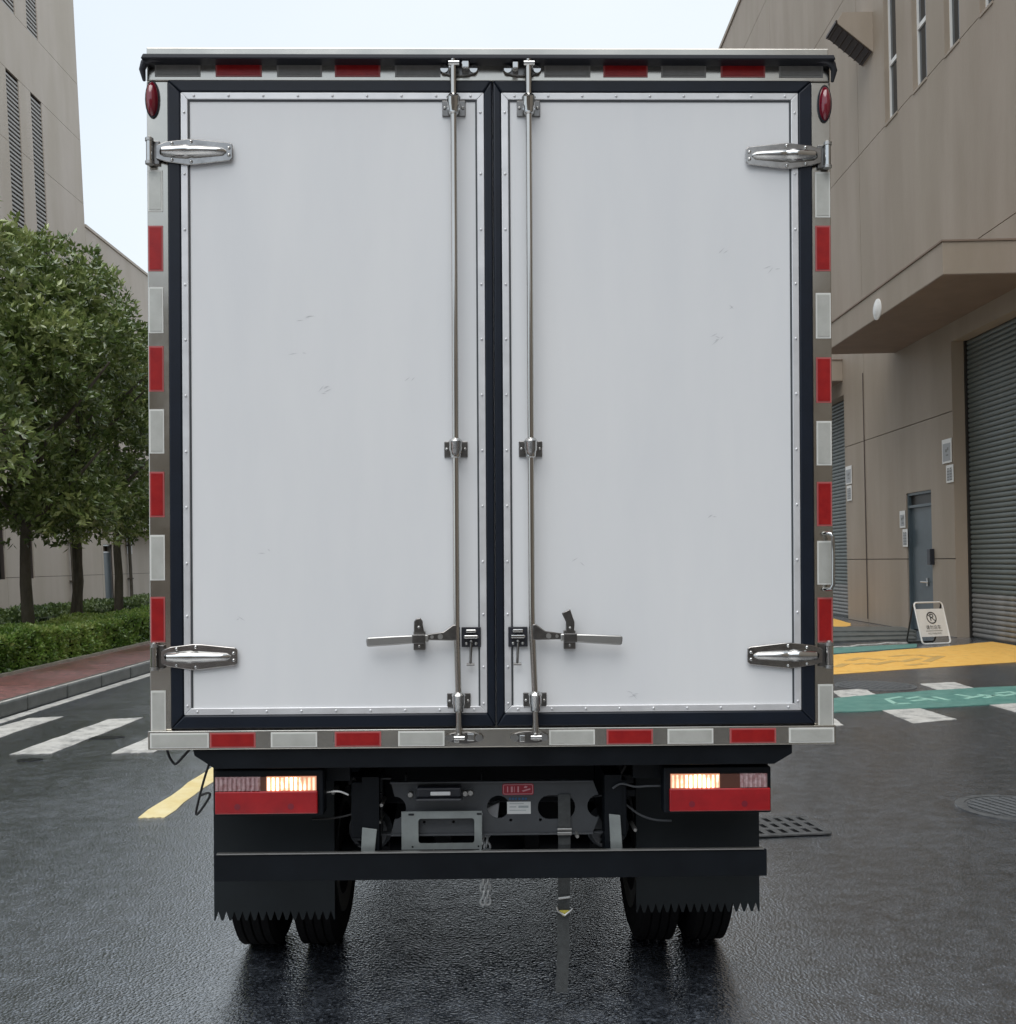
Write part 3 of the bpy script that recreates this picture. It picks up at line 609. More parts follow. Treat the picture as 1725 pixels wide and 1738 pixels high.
# bumper bar
(xa,za),(xb,zb) = T(363,1497,.06),T(1302,1442,.06)
bz0, bz1 = T(832,1492,.06)[1], T(832,1446,.06)[1]
P('rear_bumper', MB().box(xa,xb,.06,.072,bz0,bz1), [M['blackp']], bevel=.003)
P('bumper_lip', MB().box(xa+.012,xb-.012,.054,.070,bz1+.0005,bz1+.005), M['steelm'])
for q in ([T(613,1447,.1),T(636,1447,.1),T(640,1408,.1),T(615,1405,.1)], [T(1037,1443,.1),T(1057,1443,.1),T(1053,1384,.1),T(1034,1382,.1)]):
    P('bumper_bracket', MB().prism(q, 'y', .10, .108), M['galv'], bevel=.001)
for a_ in (-.46,.40): P('bumper_hanger', MB().box(a_,a_+.06,.11,.2,bz1-.08,.84), M['blackp'])
# chassis end plate with cut-outs
py_ = .17
def q(px, py): return T(px, py, py_)
ox0, oz1 = q(648,1326); ox1, oz0 = q(1034,1412); ax0 = q(664,1400)[0]; ax1 = q(1006,1400)[0]
rr_ = .041
zc_ = (q(0,1369)[1]+q(1700,1369)[1])/2
lx, rx = q(662,0)[0], q(1006,0)[0]
outer = [(ax0,oz1),(ax1,oz1)]+[(rx+.004+rr_*math.cos(t), zc_+rr_*math.sin(t)) for t in [math.pi/2+math.pi*i/12 for i in range(13)]]+[(ax1,oz0),(q(955,0)[0],oz0),(q(955,0)[0],oz0+.012),(q(944,0)[0],oz0+.012),(q(944,0)[0],oz0),(ax0,oz0)]+[(lx+rr_*math.cos(t), zc_+rr_*math.sin(t)) for t in [-math.pi/2+math.pi*i/12 for i in range(13)]]
h1 = circ(q(838,0)[0], zc_, .041); o0, o1 = q(905,0)[0], q(968,0)[0]
h2 = rrect(o0,o1,zc_-.046,zc_+.040,.040,6)
sm = [circ(q(x,0)[0], q(800,y)[1], .0055, 10) for x, y in ((712,1394),(762,1394),(859,1392),(909,1392))]
link('tow_plate', holes_mesh('tow_plate', outer, [h1,h2]+sm, .008, M['greyp']), truck, .0012, (0,py_,0))
P('tow_plate_flange', MB().box(ax0,ax1,py_-.03,py_-.005,oz1-.004,oz1+.002).box(ax0,ax1,py_-.02,py_-.005,oz0-.003,oz0+.003).box(ox0-.008,ox0-.002,py_,py_+.06,oz0-.008,oz1+.01).box(ox1+.002,ox1+.010,py_,py_+.06,oz0-.008,oz1+.02)
  .box(ox0-.002,ax0+.01,py_+.01,py_+.05,oz0-.008,oz0-.002).box(ax1-.01,ox1+.002,py_+.01,py_+.05,oz0-.008,oz0-.002).box(ox0-.002,ax0,py_+.01,py_+.05,oz1+.004,oz1+.010), M['greyp'], bevel=.001)
# licence plate holder
yh = .135
(hx0,hz0),(hx1,hz1) = T(682,1442,yh),T(818,1378,yh)
hh = [rrect(*[T(702,0,yh)[0],T(797,0,yh)[0]],T(750,1431,yh)[1],T(750,1389,yh)[1],.01)]+[circ(T(x,0,yh)[0],T(750,y,yh)[1],.004,8) for x, y in ((692,1437),(804,1437))]+[rrect(T(x-5,0,yh)[0],T(x+5,0,yh)[0],T(750,1384,yh)[1],T(750,1380,yh)[1],.003,2) for x in (690,806)]
lb = link('plate_holder', holes_mesh('plate_holder', [(hx0,hz0),(hx1,hz0),(hx1,hz1+.004),(hx0,hz1+.004)], hh, .004, M['galv']), truck, 0, (0,yh,0))
(bx0,bz_0),(bx1,bz_1) = T(682,1378,yh),T(818,1327,yh)
MB().box(hx0,hx1,yh-.002,yh+.03,hz1+.0042,hz1+.008).box(bx0,bx0+.006,yh,yh+.03,hz1,bz_1).box(bx1-.004,bx1,yh,yh+.03,hz1,bz_1).build('holder_arm', M['greyp'], lb, .001)
# number plate lamp
a, b = T(708,1358,yh-.02),T(783,1336,yh-.02)
pl_ = P('plate_lamp', MB().box(a[0],b[0],yh-.03,yh+.02,a[1]+.010,b[1]).box(a[0]-.004,b[0]+.004,yh-.045,yh+.02,a[1],a[1]+.010), M['gutter'], bevel=.005)
a, b = T(731,1350,yh-.03),T(765,1343,yh-.03)
MB().box(a[0],b[0],yh-.037,yh-.03,a[1],b[1]).build('lamp_lens', M['plastic'], pl_, .003)
nb = MB()
for x, y in ((697,1348),(790,1346),(799,1345)): c = T(x,y,yh); nb.lathe([(.0,-.012),(.009,-.012),(.012,-.004),(.012,.004)], (c[0],yh,c[1]), 'y', 8)
nb.build('lamp_nuts', M['steelm'], pl_, smooth=True, kind='stuff')
# labels on the plate
yl = py_-.0045
a, b = q(853,1349),q(906,1329)
lab = link('red_label', holes_mesh('red_label', rrect(a[0],b[0],a[1],b[1],.008), [], .0012, M['plr']), truck, 0, (0,yl,0))
w_, h_ = b[0]-a[0], b[1]-a[1]
link('label_border', holes_mesh('label_border', rrect(a[0]+.003,b[0]-.003,a[1]+.003,b[1]-.003,.006), [rrect(a[0]+.005,b[0]-.005,a[1]+.005,b[1]-.005,.005)], .0012, M['plp']), lab, 0, (0,-.001,0))
mk = MB()
for f, wd in ((.15,.035),(.27,.06),(.37,.02),(.48,.05)): mk.box(a[0]+w_*f,a[0]+w_*(f+wd),-.002,-.0008,a[1]+h_*.25,a[1]+h_*.75)
mk.prism([(a[0]+w_*.62,a[1]+h_*.38),(a[0]+w_*.66,a[1]+h_*.28),(a[0]+w_*.90,a[1]+h_*.48),(a[0]+w_*.88,a[1]+h_*.58)], 'y', -.002,-.0008)
mk.prism([(a[0]+w_*.68,a[1]+h_*.62),(a[0]+w_*.72,a[1]+h_*.8),(a[0]+w_*.80,a[1]+h_*.74),(a[0]+w_*.78,a[1]+h_*.6)], 'y', -.002,-.0008)
mk.build('label_marks', M['plp'], lab)
bl = MB()
for i, x in enumerate((866,871,876,882,888,893)): c = q(x,1355); bl.box(c[0]-.004,c[0]+.003,-.002,.001,c[1]-.004,c[1]+.004)
bl.build('blue_marks', M['plb'], lab)
a, b = q(861,1381),q(901,1360)
wl = P('white_label', MB().box(a[0],b[0],yl-.001,yl+.0006,a[1],b[1]), M['plw'])
w_, h_ = b[0]-a[0], b[1]-a[1]
MB().box(a[0]+w_*.1,a[0]+w_*.38,yl-.0018,yl-.0009,a[1]+h_*.55,a[1]+h_*.62).box(a[0]+w_*.48,a[0]+w_*.9,yl-.0018,yl-.0009,a[1]+h_*.5,a[1]+h_*.68).box(a[0]+w_*.1,a[0]+w_*.7,yl-.0018,yl-.0009,a[1]+h_*.82,a[1]+h_*.87).box(a[0]+w_*.1,a[0]+w_*.8,yl-.0018,yl-.0009,a[1]+h_*.28,a[1]+h_*.33).build('label_print', M['plg'], wl)
# white plastic reservoir seen through the round hole
a, b = T(820,1390,.24),T(848,1362,.24)
P('white_reservoir', MB().prism([(a[0],a[1]),(b[0]-.006,a[1]),(b[0],b[1]),(a[0]+.03,b[1]-.014),(a[0],b[1]-.028)], 'y', .24, .30), M['plastic'], bevel=.005)
# brake chambers, springs, axle
ax = MB().tube([(-.72,.82,.385),(-.25,.82,.385)], .055, 14).tube([(.68,.82,.385),(.2,.82,.385)], .055, 14).dome((-.02,.82,.40),.16,.14,.13,16,10).tube([(-.02,.9,.42),(-.02,3.5,.6)], .04, 10)
P('rear_axle', ax, M['blackp'], smooth=True)
sp = MB()
for x in (-.47,.45):
    for k in range(5):
        L_ = .62-.09*k; sp.add(*(lambda pts: ([(x-.035,p[0],p[1]) for p in pts]+[(x+.035,p[0],p[1]) for p in pts], [(i,i+1,i+1+len(pts),i+len(pts)) for i in range(len(pts)-1)]))([(.82+L_*t, .46-.014*k+.12*t*t) for t in [u/6 for u in range(-6,7)]]))
    sp.box(x-.04,x+.04,.76,.88,.38,.50)
    P('leaf_spring', sp, M['blackp']); sp = MB()
br = MB()
for x0_, y0_, x1_, y1_ in ((592,1315,640,1330),(596,1340,612,1352),(600,1360,616,1372),(1040,1312,1075,1328),(1060,1338,1078,1350)):
    a, b = T(x0_,y1_,.2),T(x1_,y0_,.2); P('hanger_bracket', MB().box(a[0],b[0],.18,.26,a[1],b[1]), M['blackp'], bevel=.004)

bb = MB()
for x, y in ((604,1349),(601,1387),(648,1366),(644,1395),(1030,1345),(1078,1408),(566,1345),(980,1419)):
    c = T(x,y,.13); bb.lathe([(.0,-.008),(.006,-.008),(.008,0),(.008,.1)], (c[0],.13,c[1]), 'y', 8)
P('frame_bolts', bb, M['steelm'], smooth=True, kind='stuff')
for x in (-.495,.43):
    P('air_chamber', MB().lathe([(.03,-.06),(.07,-.05),(.075,-.01),(.085,0),(.075,.01),(.07,.06),(.02,.07)], (x+.02,.48,.56), 'y', 18), M['greyp'], smooth=True)
# wheels
def wheel(x, y, w=.178, R=.385):
    prof = [(R-.13,-w/2+.01),(R-.055,-w/2),(R-.018,-w/2+.012),(R-.006,-w/2+.028)]
    for i in range(4):
        c = -w/2+.035+i*(w-.07)/3; prof += [(R,c-.014),(R,c+.014),(R-.012,c+.017),(R-.012,c+.020)]
    prof += [(R-.006,w/2-.028),(R-.018,w/2-.012),(R-.055,w/2),(R-.13,w/2-.01)]
    t_ = MB().lathe(prof, (x,y,R), 'x', 48).build('wheel', M['tyre'], truck, smooth=True)
    MB().lathe([(.05,-.05),(.12,-.05),(.19,-.08),(R-.125,-.085),(R-.125,.085),(.19,.08),(.12,.0),(.05,0)], (x,y,R), 'x', 32).build('rim', M['rim'], t_, smooth=True)
for x in (-.955,-.71,.665,.875): wheel(x, .85)
for x in (-.85,.82): wheel(x, 4.75)
# cab hidden ahead of the box
c = MB().prism([(4.28,.75),(4.28,2.25),(4.45,2.42),(5.5,2.42),(5.95,1.55),(6.0,.34),(5.5,.34),(5.4,.75)], 'x', -.98, .98)
cb = P('cab', c, M['cab'], bevel=.05)
for a_ in (-1.15,.99): MB().box(a_,a_+.16,5.4,5.5,1.5,1.95).build('mirror', M['gutter'], cb, .02)
for a_ in (-.985,.981): MB().box(a_,a_+.004,4.6,5.35,1.5,2.1).build('side_window', M['glass'], cb)
# hoses and cables
def hose(name, pix, y, r, m='hose'):
    pts = [T(px,py,y) for px,py in pix]; V = [Vector((p[0],y,p[1])) for p in pts]; o = []
    for i in range(len(V)-1):
        p0 = V[max(i-1,0)]; p1 = V[i]; p2 = V[i+1]; p3 = V[min(i+2,len(V)-1)]
        for k in range(5):
            t = k/5; o.append(.5*((2*p1)+(p2-p0)*t+(2*p0-5*p1+4*p2-p3)*t*t+(3*p1-3*p2+p3-p0)*t**3))
    o.append(V[-1]); P(name, MB().tube(o, r, 8), M[m], smooth=True)
hose('looped_hose', [(283,1268),(288,1285),(296,1296),(302,1294),(315,1280),(322,1272)], .06, .0046)
hose('bent_wire_hook', [(355,1297),(347,1322),(339,1352),(333,1380),(339,1378),(356,1352),(353,1346),(341,1350)], .07, .0042)
hose('brake_cable', [(648,1345),(620,1372),(590,1384),(560,1389),(530,1390)], .16, .004)
hose('brake_cable', [(1040,1348),(1062,1365),(1085,1382),(1110,1391),(1140,1393)], .16, .004, 'greyp')
hose('lamp_cable', [(1127,1334),(1100,1334),(1078,1335),(1055,1330),(1040,1338)], .1, .004, 'greyp')
hose('lamp_cable', [(549,1345),(575,1343),(592,1349)], .1, .004, 'steelm')
hose('air_line', [(600,1320),(612,1340),(605,1362),(618,1385),(612,1402)], .15, .005)
hose('air_line', [(1062,1300),(1050,1325),(1062,1345),(1052,1372),(1045,1385)], .15, .005)
hose('air_line', [(905,1352),(940,1350),(980,1354),(1008,1352),(1030,1349)], .22, .0035, 'greyp')

# strap and chain hang from the chassis: own things
def local(x, y, z):
    c_, s_ = math.cos(TH), math.sin(TH); return (TX+c_*x-s_*y, TD+s_*x+c_*y, z)
xs = T(958,1400,.16)[0]
st = empty('ratchet_strap', local(xs,.16,.60), 'grey webbing strap with a steel buckle hanging below the bumper to the road', 'strap', rot=(0,0,TH))
def rib(pts, w, name, m, par, th=.003):
    mb = MB(); n = len(pts); vs = []
    for x, y, z in pts: vs += [(x-w/2,y,z),(x+w/2,y,z),(x+w/2,y+th,z),(x-w/2,y+th,z)]
    fs = [(0,1,2,3),((n-1)*4,(n-1)*4+3,(n-1)*4+2,(n-1)*4+1)]
    for i in range(n-1):
        for k in range(4): fs.append((i*4+k, i*4+(k+1)%4, (i+1)*4+(k+1)%4, (i+1)*4+k))
    return mb.add(vs, fs).build(name, m, par, smooth=False)
zt0 = T(958,1348,.16)[1]-.60; zb0 = .04-.60
rib([(0,-.0,zt0),(0,-.006,zt0-.05),(.0,0,-.02),(.0,.03,-.08),(.0,.03,-.2),(-.004,.03,-.30),(-.004,.025,-.42),(-.012,.02,zb0)], .044, 'webbing', M['strap'], st)
zz = T(958,1409,.16)[1]-.6
MB().box(-.026,.026,-.016,-.004,zz-.014,zz-.002).box(-.026,.026,-.018,-.004,zz+.003,zz+.011).build('buckle', M['steelm'], st, .002)
zz2 = T(960,1540,.2)[1]-.6
MB().tube([(-.028,.015,zz2+.012),(-.024,.015,zz2-.004),(0,.01,zz2-.018),(.024,.015,zz2-.002),(.03,.015,zz2+.006)], .0045, 8).build('strap_ring', M['steelm'], st, smooth=True)
MB().prism([(-.018,zz2-.002),(.018,zz2-.002),(.004,zz2-.022),(-.006,zz2-.022)], 'y', .012, .018).build('yellow_tag', M['yel'], st)
MB().tube([(-.022,.02,zz2+.04),(.02,.02,zz2+.045)], .005, 8).build('strap_pin', M['steelm'], st, smooth=True)
xc_ = T(824,1500,.3)[0]
ch = empty('safety_chain', local(xc_,.3,.60), 'short steel chain dangling below the bumper left of the strap', 'chain', rot=(0,0,TH))
def link_mesh(name):
    pts = [(.011*math.cos(t)*1, 0, .017*math.sin(t)) for t in [2*math.pi*i/14 for i in range(15)]]
    return MB().tube(pts, .0042, 6, cap=False).mesh(name, M['galv2'], True)
lm = link_mesh('chain_link'); ztop = .09; z = ztop
zend = T(824,1533,.3)[1]-.6; i = 0
while z > zend:
    for dx in (-.007,.008):
        o = link('chain_link', lm, ch, 0, (dx,0,z)); o.rotation_euler = (.2, (.25 if dx < 0 else -.2), (i%2)*1.35+.2)
    z -= .0255; i += 1

# ============================================================ RIGHT BUILDING
XR, THR = 9.08, -.015
rb = empty('warehouse_building', (XR,0,0), 'tall taupe warehouse on the right with roller shutters canopies and slim windows', 'building', rot=(0,THR,0))
def R_(px, py, lx=0): return WB(px, py, XR, THR, lx)
def sub(rects, h):
    o = []
    for (a,b,c,d) in rects:
        e,f,g_,i_ = max(a,h[0]),min(b,h[1]),max(c,h[2]),min(d,h[3])
        if e >= f or g_ >= i_: o.append((a,b,c,d)); continue
        if a < e: o.append((a,e,c,d))
        if f < b: o.append((f,b,c,d))
        if c < g_: o.append((e,f,c,g_))
        if i_ < d: o.append((e,f,i_,d))
    return o
def facade(root, m, ys, zs, holes, sgn, depth=.34, g=.009, joint=True):
    """sgn=+1: building lies towards +x of its face (x=0)"""
    wall = MB()
    for a, b in zip(ys, ys[1:]):
        for c_, d_ in zip(zs, zs[1:]):
            rs = [(a,b,c_,d_)]
            for h in holes: rs = sub(rs, h)
            for (p,q_,r,s_) in rs:
                u0, u1 = .05, depth
                wall.box(min(sgn*u0,sgn*u1),max(sgn*u0,sgn*u1),p,q_,r,s_)
                p2 = p+g if p == a else p; q2 = q_-g if q_ == b else q_; r2 = r+g if r == c_ else r; s2 = s_-g if s_ == d_ else s_
                MB().box(min(0,sgn*.0498),max(0,sgn*.0498),p2,q2,r2,s2).build('wall_panel', m, root)
    wall.build('wall', M['joint'], root)
yj = R_(1467,700)[0]
ysR = [yj-48,yj-40,yj-8*4,yj-24,yj-16,yj-8,yj,yj+8,yj+16,yj+24,yj+32]
zsR = [0,R_(1500,949)[1],R_(1500,737)[1],R_(1700,378)[1],R_(1520,193)[1],16.2,20.4,22.3]
yA = R_(1621,900)[0]; yB = R_(1437,900)[0]
zrt = 6.0
sh1 = (yA-5.8,yA,0,zrt); sh2 = (yB,yB+6.5,0,zrt); sh0 = (yA-18.5,yA-12.7,0,zrt)
dy0, dy1 = R_(1583,960)[0], R_(1539,900)[0]; dz = R_(1560,834)[1]
zs_ = zsR[4]
wins = []
for a, b in ((1503,1524),(1551,1575),(1606,1632),(1667,1690)):
    wins.append((R_(b,200)[0]+.0, R_(a,205)[0], zs_, zs_+3.4))
w0 = wins[-1]
for k in (1,2,3): wins.append((w0[0]-1.55*k,w0[1]-1.55*k,zs_,zs_+3.4))
holesR = [sh0,sh1,sh2,(dy0,dy1,0,dz)]+wins
facade(rb, M['wall_r'], ysR, zsR, holesR, 1)
MB().box(.34,14,ysR[0],ysR[-1],0,22.2).build('building_core', M['joint'], rb)
MB().box(-.05,.4,ysR[0],ysR[-1],22.3,22.45).build('parapet_coping', M['wall_r'], rb)
# lintel and reveal linings
def reveal(root, h, m, sgn, d=.3):
    y0, y1, z0, z1 = h
    a, b = sorted((sgn*.006, sgn*d))
    MB().box(a,b,y1-.004,y1+.006,z0,z1).box(a,b,y0-.006,y0+.004,z0,z1).box(a,b,y0+.004,y1-.004,z1-.004,z1+.006).build('reveal', m, root)
for h in (sh0,sh1,sh2): reveal(rb, h, M['wall_r'], 1, .3)
# roller shutters: slats share one curved profile
def shutter(h, lx):
    y0, y1, z0, z1 = h; pitch = .098; n = int((z1-z0-.02)/pitch)
    e = MB().box(lx+.035,lx+.05,y0,y1,z0,z1).build('shutter', M['shutter'], rb)
    prof = [(lx+.03,0),(lx+.008,.012),(lx-.002,.034),(lx-.002,.058),(lx+.008,.082),(lx+.03,.094)]
    me = MB(); k = len(prof); vs = [(p[0],y0+.03,p[1]) for p in prof]+[(p[0],y1-.03,p[1]) for p in prof]
    me.add(vs, [(i,i+1,i+1+k,i+k) for i in range(k-1)]); ms = me.mesh('slat', M['shutter'], True)
    ml = ms.copy(); ml.materials[0] = M['shutter_low']
    for i in range(n):
        link('slat', ml if i < 9 else ms, e, 0, (0,0,z0+.02+i*pitch))
    MB().box(lx-.04,lx+.03,y0,y0+.06,z0,z1).box(lx-.04,lx+.03,y1-.06,y1,z0,z1).build('guide_channel', M['dframe'], e)
    return e
shutter(sh1, .29); shutter(sh2, .29); shutter(sh0, .29)
# door
dd = MB().box(.09,.14,dy0+.06,dy1-.06,.02,dz-.34).build('service_door', M['door_g'], rb, .004)
MB().box(.03,.14,dy0,dy0+.06,0,dz).box(.03,.14,dy1-.06,dy1,0,dz).box(.03,.14,dy0+.06,dy1-.06,dz-.06,dz).box(.03,.14,dy0+.06,dy1-.06,dz-.34,dz-.28).build('door_frame', M['door_g'], dd, .004)
MB().box(.10,.12,dy0+.06,dy1-.06,dz-.28,dz-.06).build('transom_panel', M['dframe'], dd)
hy, hz = R_(1568,988)
MB().tube([(.03,hy-.18,hz),(.03,hy+.22,hz)], .02, 8).tube([(.03,hy,hz),(.09,hy,hz)], .02, 8).box(.07,.09,hy-.04,hy+.04,hz-.09,hz+.09).build('door_handle', M['steelm'], dd)
by, bz = R_(1582,945)
MB().box(-.10,-.002,by-.14,by+.02,bz-.17,bz+.17).build('intercom_box', M['gutter'], rb, .01)
# windows
for h in wins:
    y0, y1, z0, z1 = h
    w = MB().box(.15,.17,y0,y1,z0,z1).build('window', M['glass'], rb)
    reveal(rb, h, M['wall_r'], 1, .148)
    zm = z0+1.4
    MB().box(.11,.15,y0+.004,y0+.075,z0,zm).box(.11,.15,y1-.04,y1-.004,z0,z1).box(.11,.15,y0+.004,y1-.004,z1-.06,z1).box(.11,.15,y0+.075,y1-.04,zm-.05,zm+.05).box(.11,.15,y0+.075,y1-.04,z0+.012,z0+.05).build('window_frame', M['wframe'], w)  # near stile only to mid rail: its white also paints the pane's reflection
    MB().box(-.02,.11,y0+.0,y1-.0,z0-.04,z0+.012).build('window_sill', M['wall_r'], w)
# canopies
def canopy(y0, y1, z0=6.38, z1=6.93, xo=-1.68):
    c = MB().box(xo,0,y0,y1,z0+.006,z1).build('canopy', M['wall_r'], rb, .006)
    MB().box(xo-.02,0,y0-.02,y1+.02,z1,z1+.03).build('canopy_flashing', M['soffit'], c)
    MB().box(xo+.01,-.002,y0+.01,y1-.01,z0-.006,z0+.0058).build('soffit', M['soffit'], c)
    return c
ca = canopy(16.75,23.2); canopy(yB+.05,yB+7.5); canopy(4.0,10.5)
# round plate on the canopy fascia
ry, rz = WB(1489,523,XR,THR,-1.69)
MB().lathe([(0,-.03),(.16,-.03),(.205,-.01),(.205,.005)], (-1.685,ry,rz), 'x', 28).lathe([(0,-.036),(.12,-.036),(.13,-.03)], (-1.685,ry,rz), 'x', 24).build('round_lamp', M['signw'], ca, smooth=True)
# vent hood
hy0 = R_(1482,50)[0]; z_t = R_(1481,20)[1]; z_b = R_(1483,88)[1]
pf = [(0,z_b),(0,z_t),(-.72,z_t),(-.88,z_t-.24)]
hd = MB().prism(pf, 'y', hy0, hy0+.72).build('vent_hood', M['wall_r'], rb, .004)
n_ = Vector((-(z_t-.24-z_b), .88)).normalized()   # underside direction helpers
u = Vector((-.88,(z_t-.24)-z_b)); ul = u.length; u.normalize(); nn = Vector((-u.y,u.x)); nn = nn if nn.y < 0 else -nn
def hp_(a, o): v = Vector((0,z_b))+u*a+nn*o; return (v.x,v.y)
MB().prism([hp_(.03,.002),hp_(ul-.03,.002),hp_(ul-.03,.02),hp_(.03,.02)], 'y', hy0+.03, hy0+.69).build('hood_louvre', M['hood'], hd)
sl = MB()
for i in range(7):
    a = .08+i*(ul-.16)/6; sl.prism([hp_(a,.02),hp_(a+.03,.05),hp_(a+.036,.046),hp_(a+.012,.02)], 'y', hy0+.03, hy0+.69)
sl.box(-.9,-.86,hy0-.02,hy0+.74,z_t-.26,z_t-.20).build('hood_slats', M['hood'], hd)
# downpipe beside the vertical joint
MB().tube([(-.02,yj-.0,.1),(-.02,yj,6.3)], .012, 8).build('joint_cover', M['joint'], rb)

MB().box(-28,32,-38,-30,0,12).build('reflection_hall', M['wall_r'], label='plain taupe hall added unseen behind the camera for the truck metal to reflect', category='building')  # unseen hall, added to give the truck's metal dark reflections
# notices on the right wall: things that hang on the building
def notice(px0, px1, py0, py1, label, printed, group=None):
    (y1_, za), (y0_, zb) = R_(px0,(py0+py1)/2), R_(px1,(py0+py1)/2)
    zt_ = R_((px0+px1)/2, py0)[1]; zb_ = R_((px0+px1)/2, py1)[1]
    k = math.tan(THR); yc, zc2 = (y0_+y1_)/2, (zt_+zb_)/2
    e = empty('wall_notice', (XR+k*zc2-.012,yc,zc2), label, 'notice', group, rot=(0,THR,0))
    w2, h2_ = abs(y1_-y0_)/2, (zt_-zb_)/2
    MB().box(-.012,0,-w2,w2,-h2_,h2_).build('board', M['signw'], e, .003)
    MB().box(-.015,-.012,-w2+.04,w2-.04,-h2_+.04,h2_-.09).build('printed_area', M['signg'], e)
    mk = MB()
    if printed == 'a': 
        mk.box(-.018,-.015,-.02,.06,-.02,.04).box(-.018,-.015,-.09,-.03,.01,.07).box(-.018,-.015,-.08,.03,-.10,-.07)
    else:
        for i in range(5):
            zz_ = h2_*.6-i*h2_*.32; mk.box(-.018,-.015,-w2*.6,-w2*.1,zz_-.012,zz_+.012).box(-.018,-.015,w2*.15,w2*.6,zz_-.014,zz_+.01)
    mk.build('print', M['ink2'], e)
notice(1601,1617,745,786,'upper framed notice on the wall beside the near roller shutter','a')
notice(1608,1620,789,819,'small notice under the framed one beside the near roller shutter','b')
notice(1437,1447,791,822,'upper white notice at the corner of the far roller shutter','a')
notice(1439,1447,824,850,'lower pale notice at the corner of the far roller shutter','b')
notice(1529,1538,867,896,'upper pale notice on the left of the blue service door','a')
notice(1534,1542,898,928,'lower narrow notice touching the frame of the blue service door','b')

# low entrance steps beside the wall
stp = empty('entrance_steps', (7.6,21,0), 'three low dark stone steps running out from the warehouse wall', 'steps')
lines = [((1404,1091),(1556,1086)),((1404,1085),(1556,1082)),((1404,1079),(1556,1078.5)),((1404,1073),(1540,1073))]
for k in range(3):
    a, b = [G(*p) for p in lines[k]]; c_, d_ = [G(*p) for p in lines[k+1]]
    poly = [(p[0]-7.6,p[1]-21) for p in (a,b,(min(d_[0],9.0),d_[1]+.3),(c_[0],c_[1]+.3))]
    poly = [(min(x,1.46),y) for x, y in poly]
    MB().prism(poly, 'z', .0, .035*(k+1)).build('step', M['kerb'], stp, .006)

# folding no-parking board
sx, sy = G(1589,1094)
A = empty('parking_sign_board', (sx,sy,0), 'white folding no parking board standing on the pavement by the service door', 'sign', rot=(0,0,.34))
def leg_frame(tilt, y, name, hw=.33, hgt=.76):
    # rounded tube frame lying in a plane leaning by tilt
    r = .06; pts = []
    for cx_, cz_, a in ((hw-r,r,-90),(hw-r,hgt-r,0),(-hw+r,hgt-r,90),(-hw+r,r,180)):
        for i in range(5):
            t = math.radians(a+90*i/4); pts.append((cx_+r*math.cos(t), cz_+r*math.sin(t)))
    pts.append(pts[0])
    return MB().tube([(p[0], y+tilt*(p[1]), .02+p[1]) for p in pts], .016, 8, cap=False)
leg_frame(.30, -.02, 'frame').build('front_frame', M['signw'], A, smooth=True)
leg_frame(-.24, .40, 'frame').build('rear_frame', M['dframe'], A, smooth=True)
bd = MB().add([(-.265,.005+.24*.16,.17),(.265,.005+.24*.16,.17),(.265,.005+.24*.63,.645),(-.265,.005+.24*.63,.645)], [(0,1,2,3)])
bd = MB(); 
def bp_(x, z, o=0): return (x, -.02+.30*z-o, .02+z)
for (xa,xb,za,zb,o0,o1,mi) in ((-.312,.312,.13,.64,-.006,.008,0),):
    bd.add([bp_(xa,za,o0),bp_(xb,za,o0),bp_(xb,zb,o0),bp_(xa,zb,o0),bp_(xa,za,o1),bp_(xb,za,o1),bp_(xb,zb,o1),bp_(xa,zb,o1)], [(0,3,2,1),(4,5,6,7),(0,1,5,4),(1,2,6,5),(2,3,7,6),(3,0,4,7)])
bd = bd.build('sign_face', M['signw'], A)
def onface(me, name, z, x=0, o=.0105, m=None):
    ob = link(name, me, bd, 0, bp_(x,z,o)); ob.rotation_euler = (-math.atan(.30),0,0); return ob
onface(holes_mesh('prohibition_ring', circ(0,0,.115,36), [circ(0,0,.094,36)], .002, M['ink']), 'prohibition_ring', .475)
onface(text_mesh('P', .20, M['ink']), 'letter_p', .475, 0.002)
onface(MB().prism([(-.085,.055),(-.073,.067),(.085,-.055),(.073,-.067)], 'y', -.001, .001).mesh('slash', M['ink']), 'slash_bar', .475)
onface(text_mesh('请勿泊车', .088, M['ink']), 'lettering', .295)
onface(MB().box(-.19,.19,-.001,.001,-.005,.005).mesh('rule', M['ink2']), 'rule_line', .235)
onface(text_mesh('NO PARKING', .05, M['ink2']), 'lettering', .185)
MB().box(-.25,.25,-.04,.4,.66,.69).build('spreader', M['dframe'], A) if False else None

# ============================================================ LEFT BUILDING
XL, THL = -17., -.045
lbd = empty('office_block', (XL,0,0), 'pale taupe block on the left with tall louvred slots behind the trees', 'building', rot=(0,THL,0))
def L_(px, py, lx=0): return WB(px, py, XL, THL, lx)
yend = L_(144,380)[0]; zlow = L_(150,389)[1]
l1 = (L_(10,130)[0],L_(31,130)[0],L_(60,700)[1],L_(20,124)[1]); l2 = (L_(52,165)[0],L_(70,165)[0],L_(60,700)[1],L_(61,164)[1])
zu0 = L_(54,57)[1]
l3 = (l1[0],l1[1],zu0,zu0+9); l4 = (l2[0],l2[1],zu0,zu0+9)
lv = [(min(a,b),max(a,b),c,d) for a,b,c,d in (l1,l2,l3,l4)]
zmid = L_(61,164)[1]
gd = (L_(178,980)[0], L_(194,980)[0], 0, L_(186,924)[1])
gw = [(L_(-6,940)[0],L_(9,940)[0],1.1,L_(0,872)[1]), (L_(44,950)[0],L_(58,950)[0],1.1,L_(50,880)[1])]
ysL = [yend-40,yend-32,yend-24,yend-16,yend-8,yend]
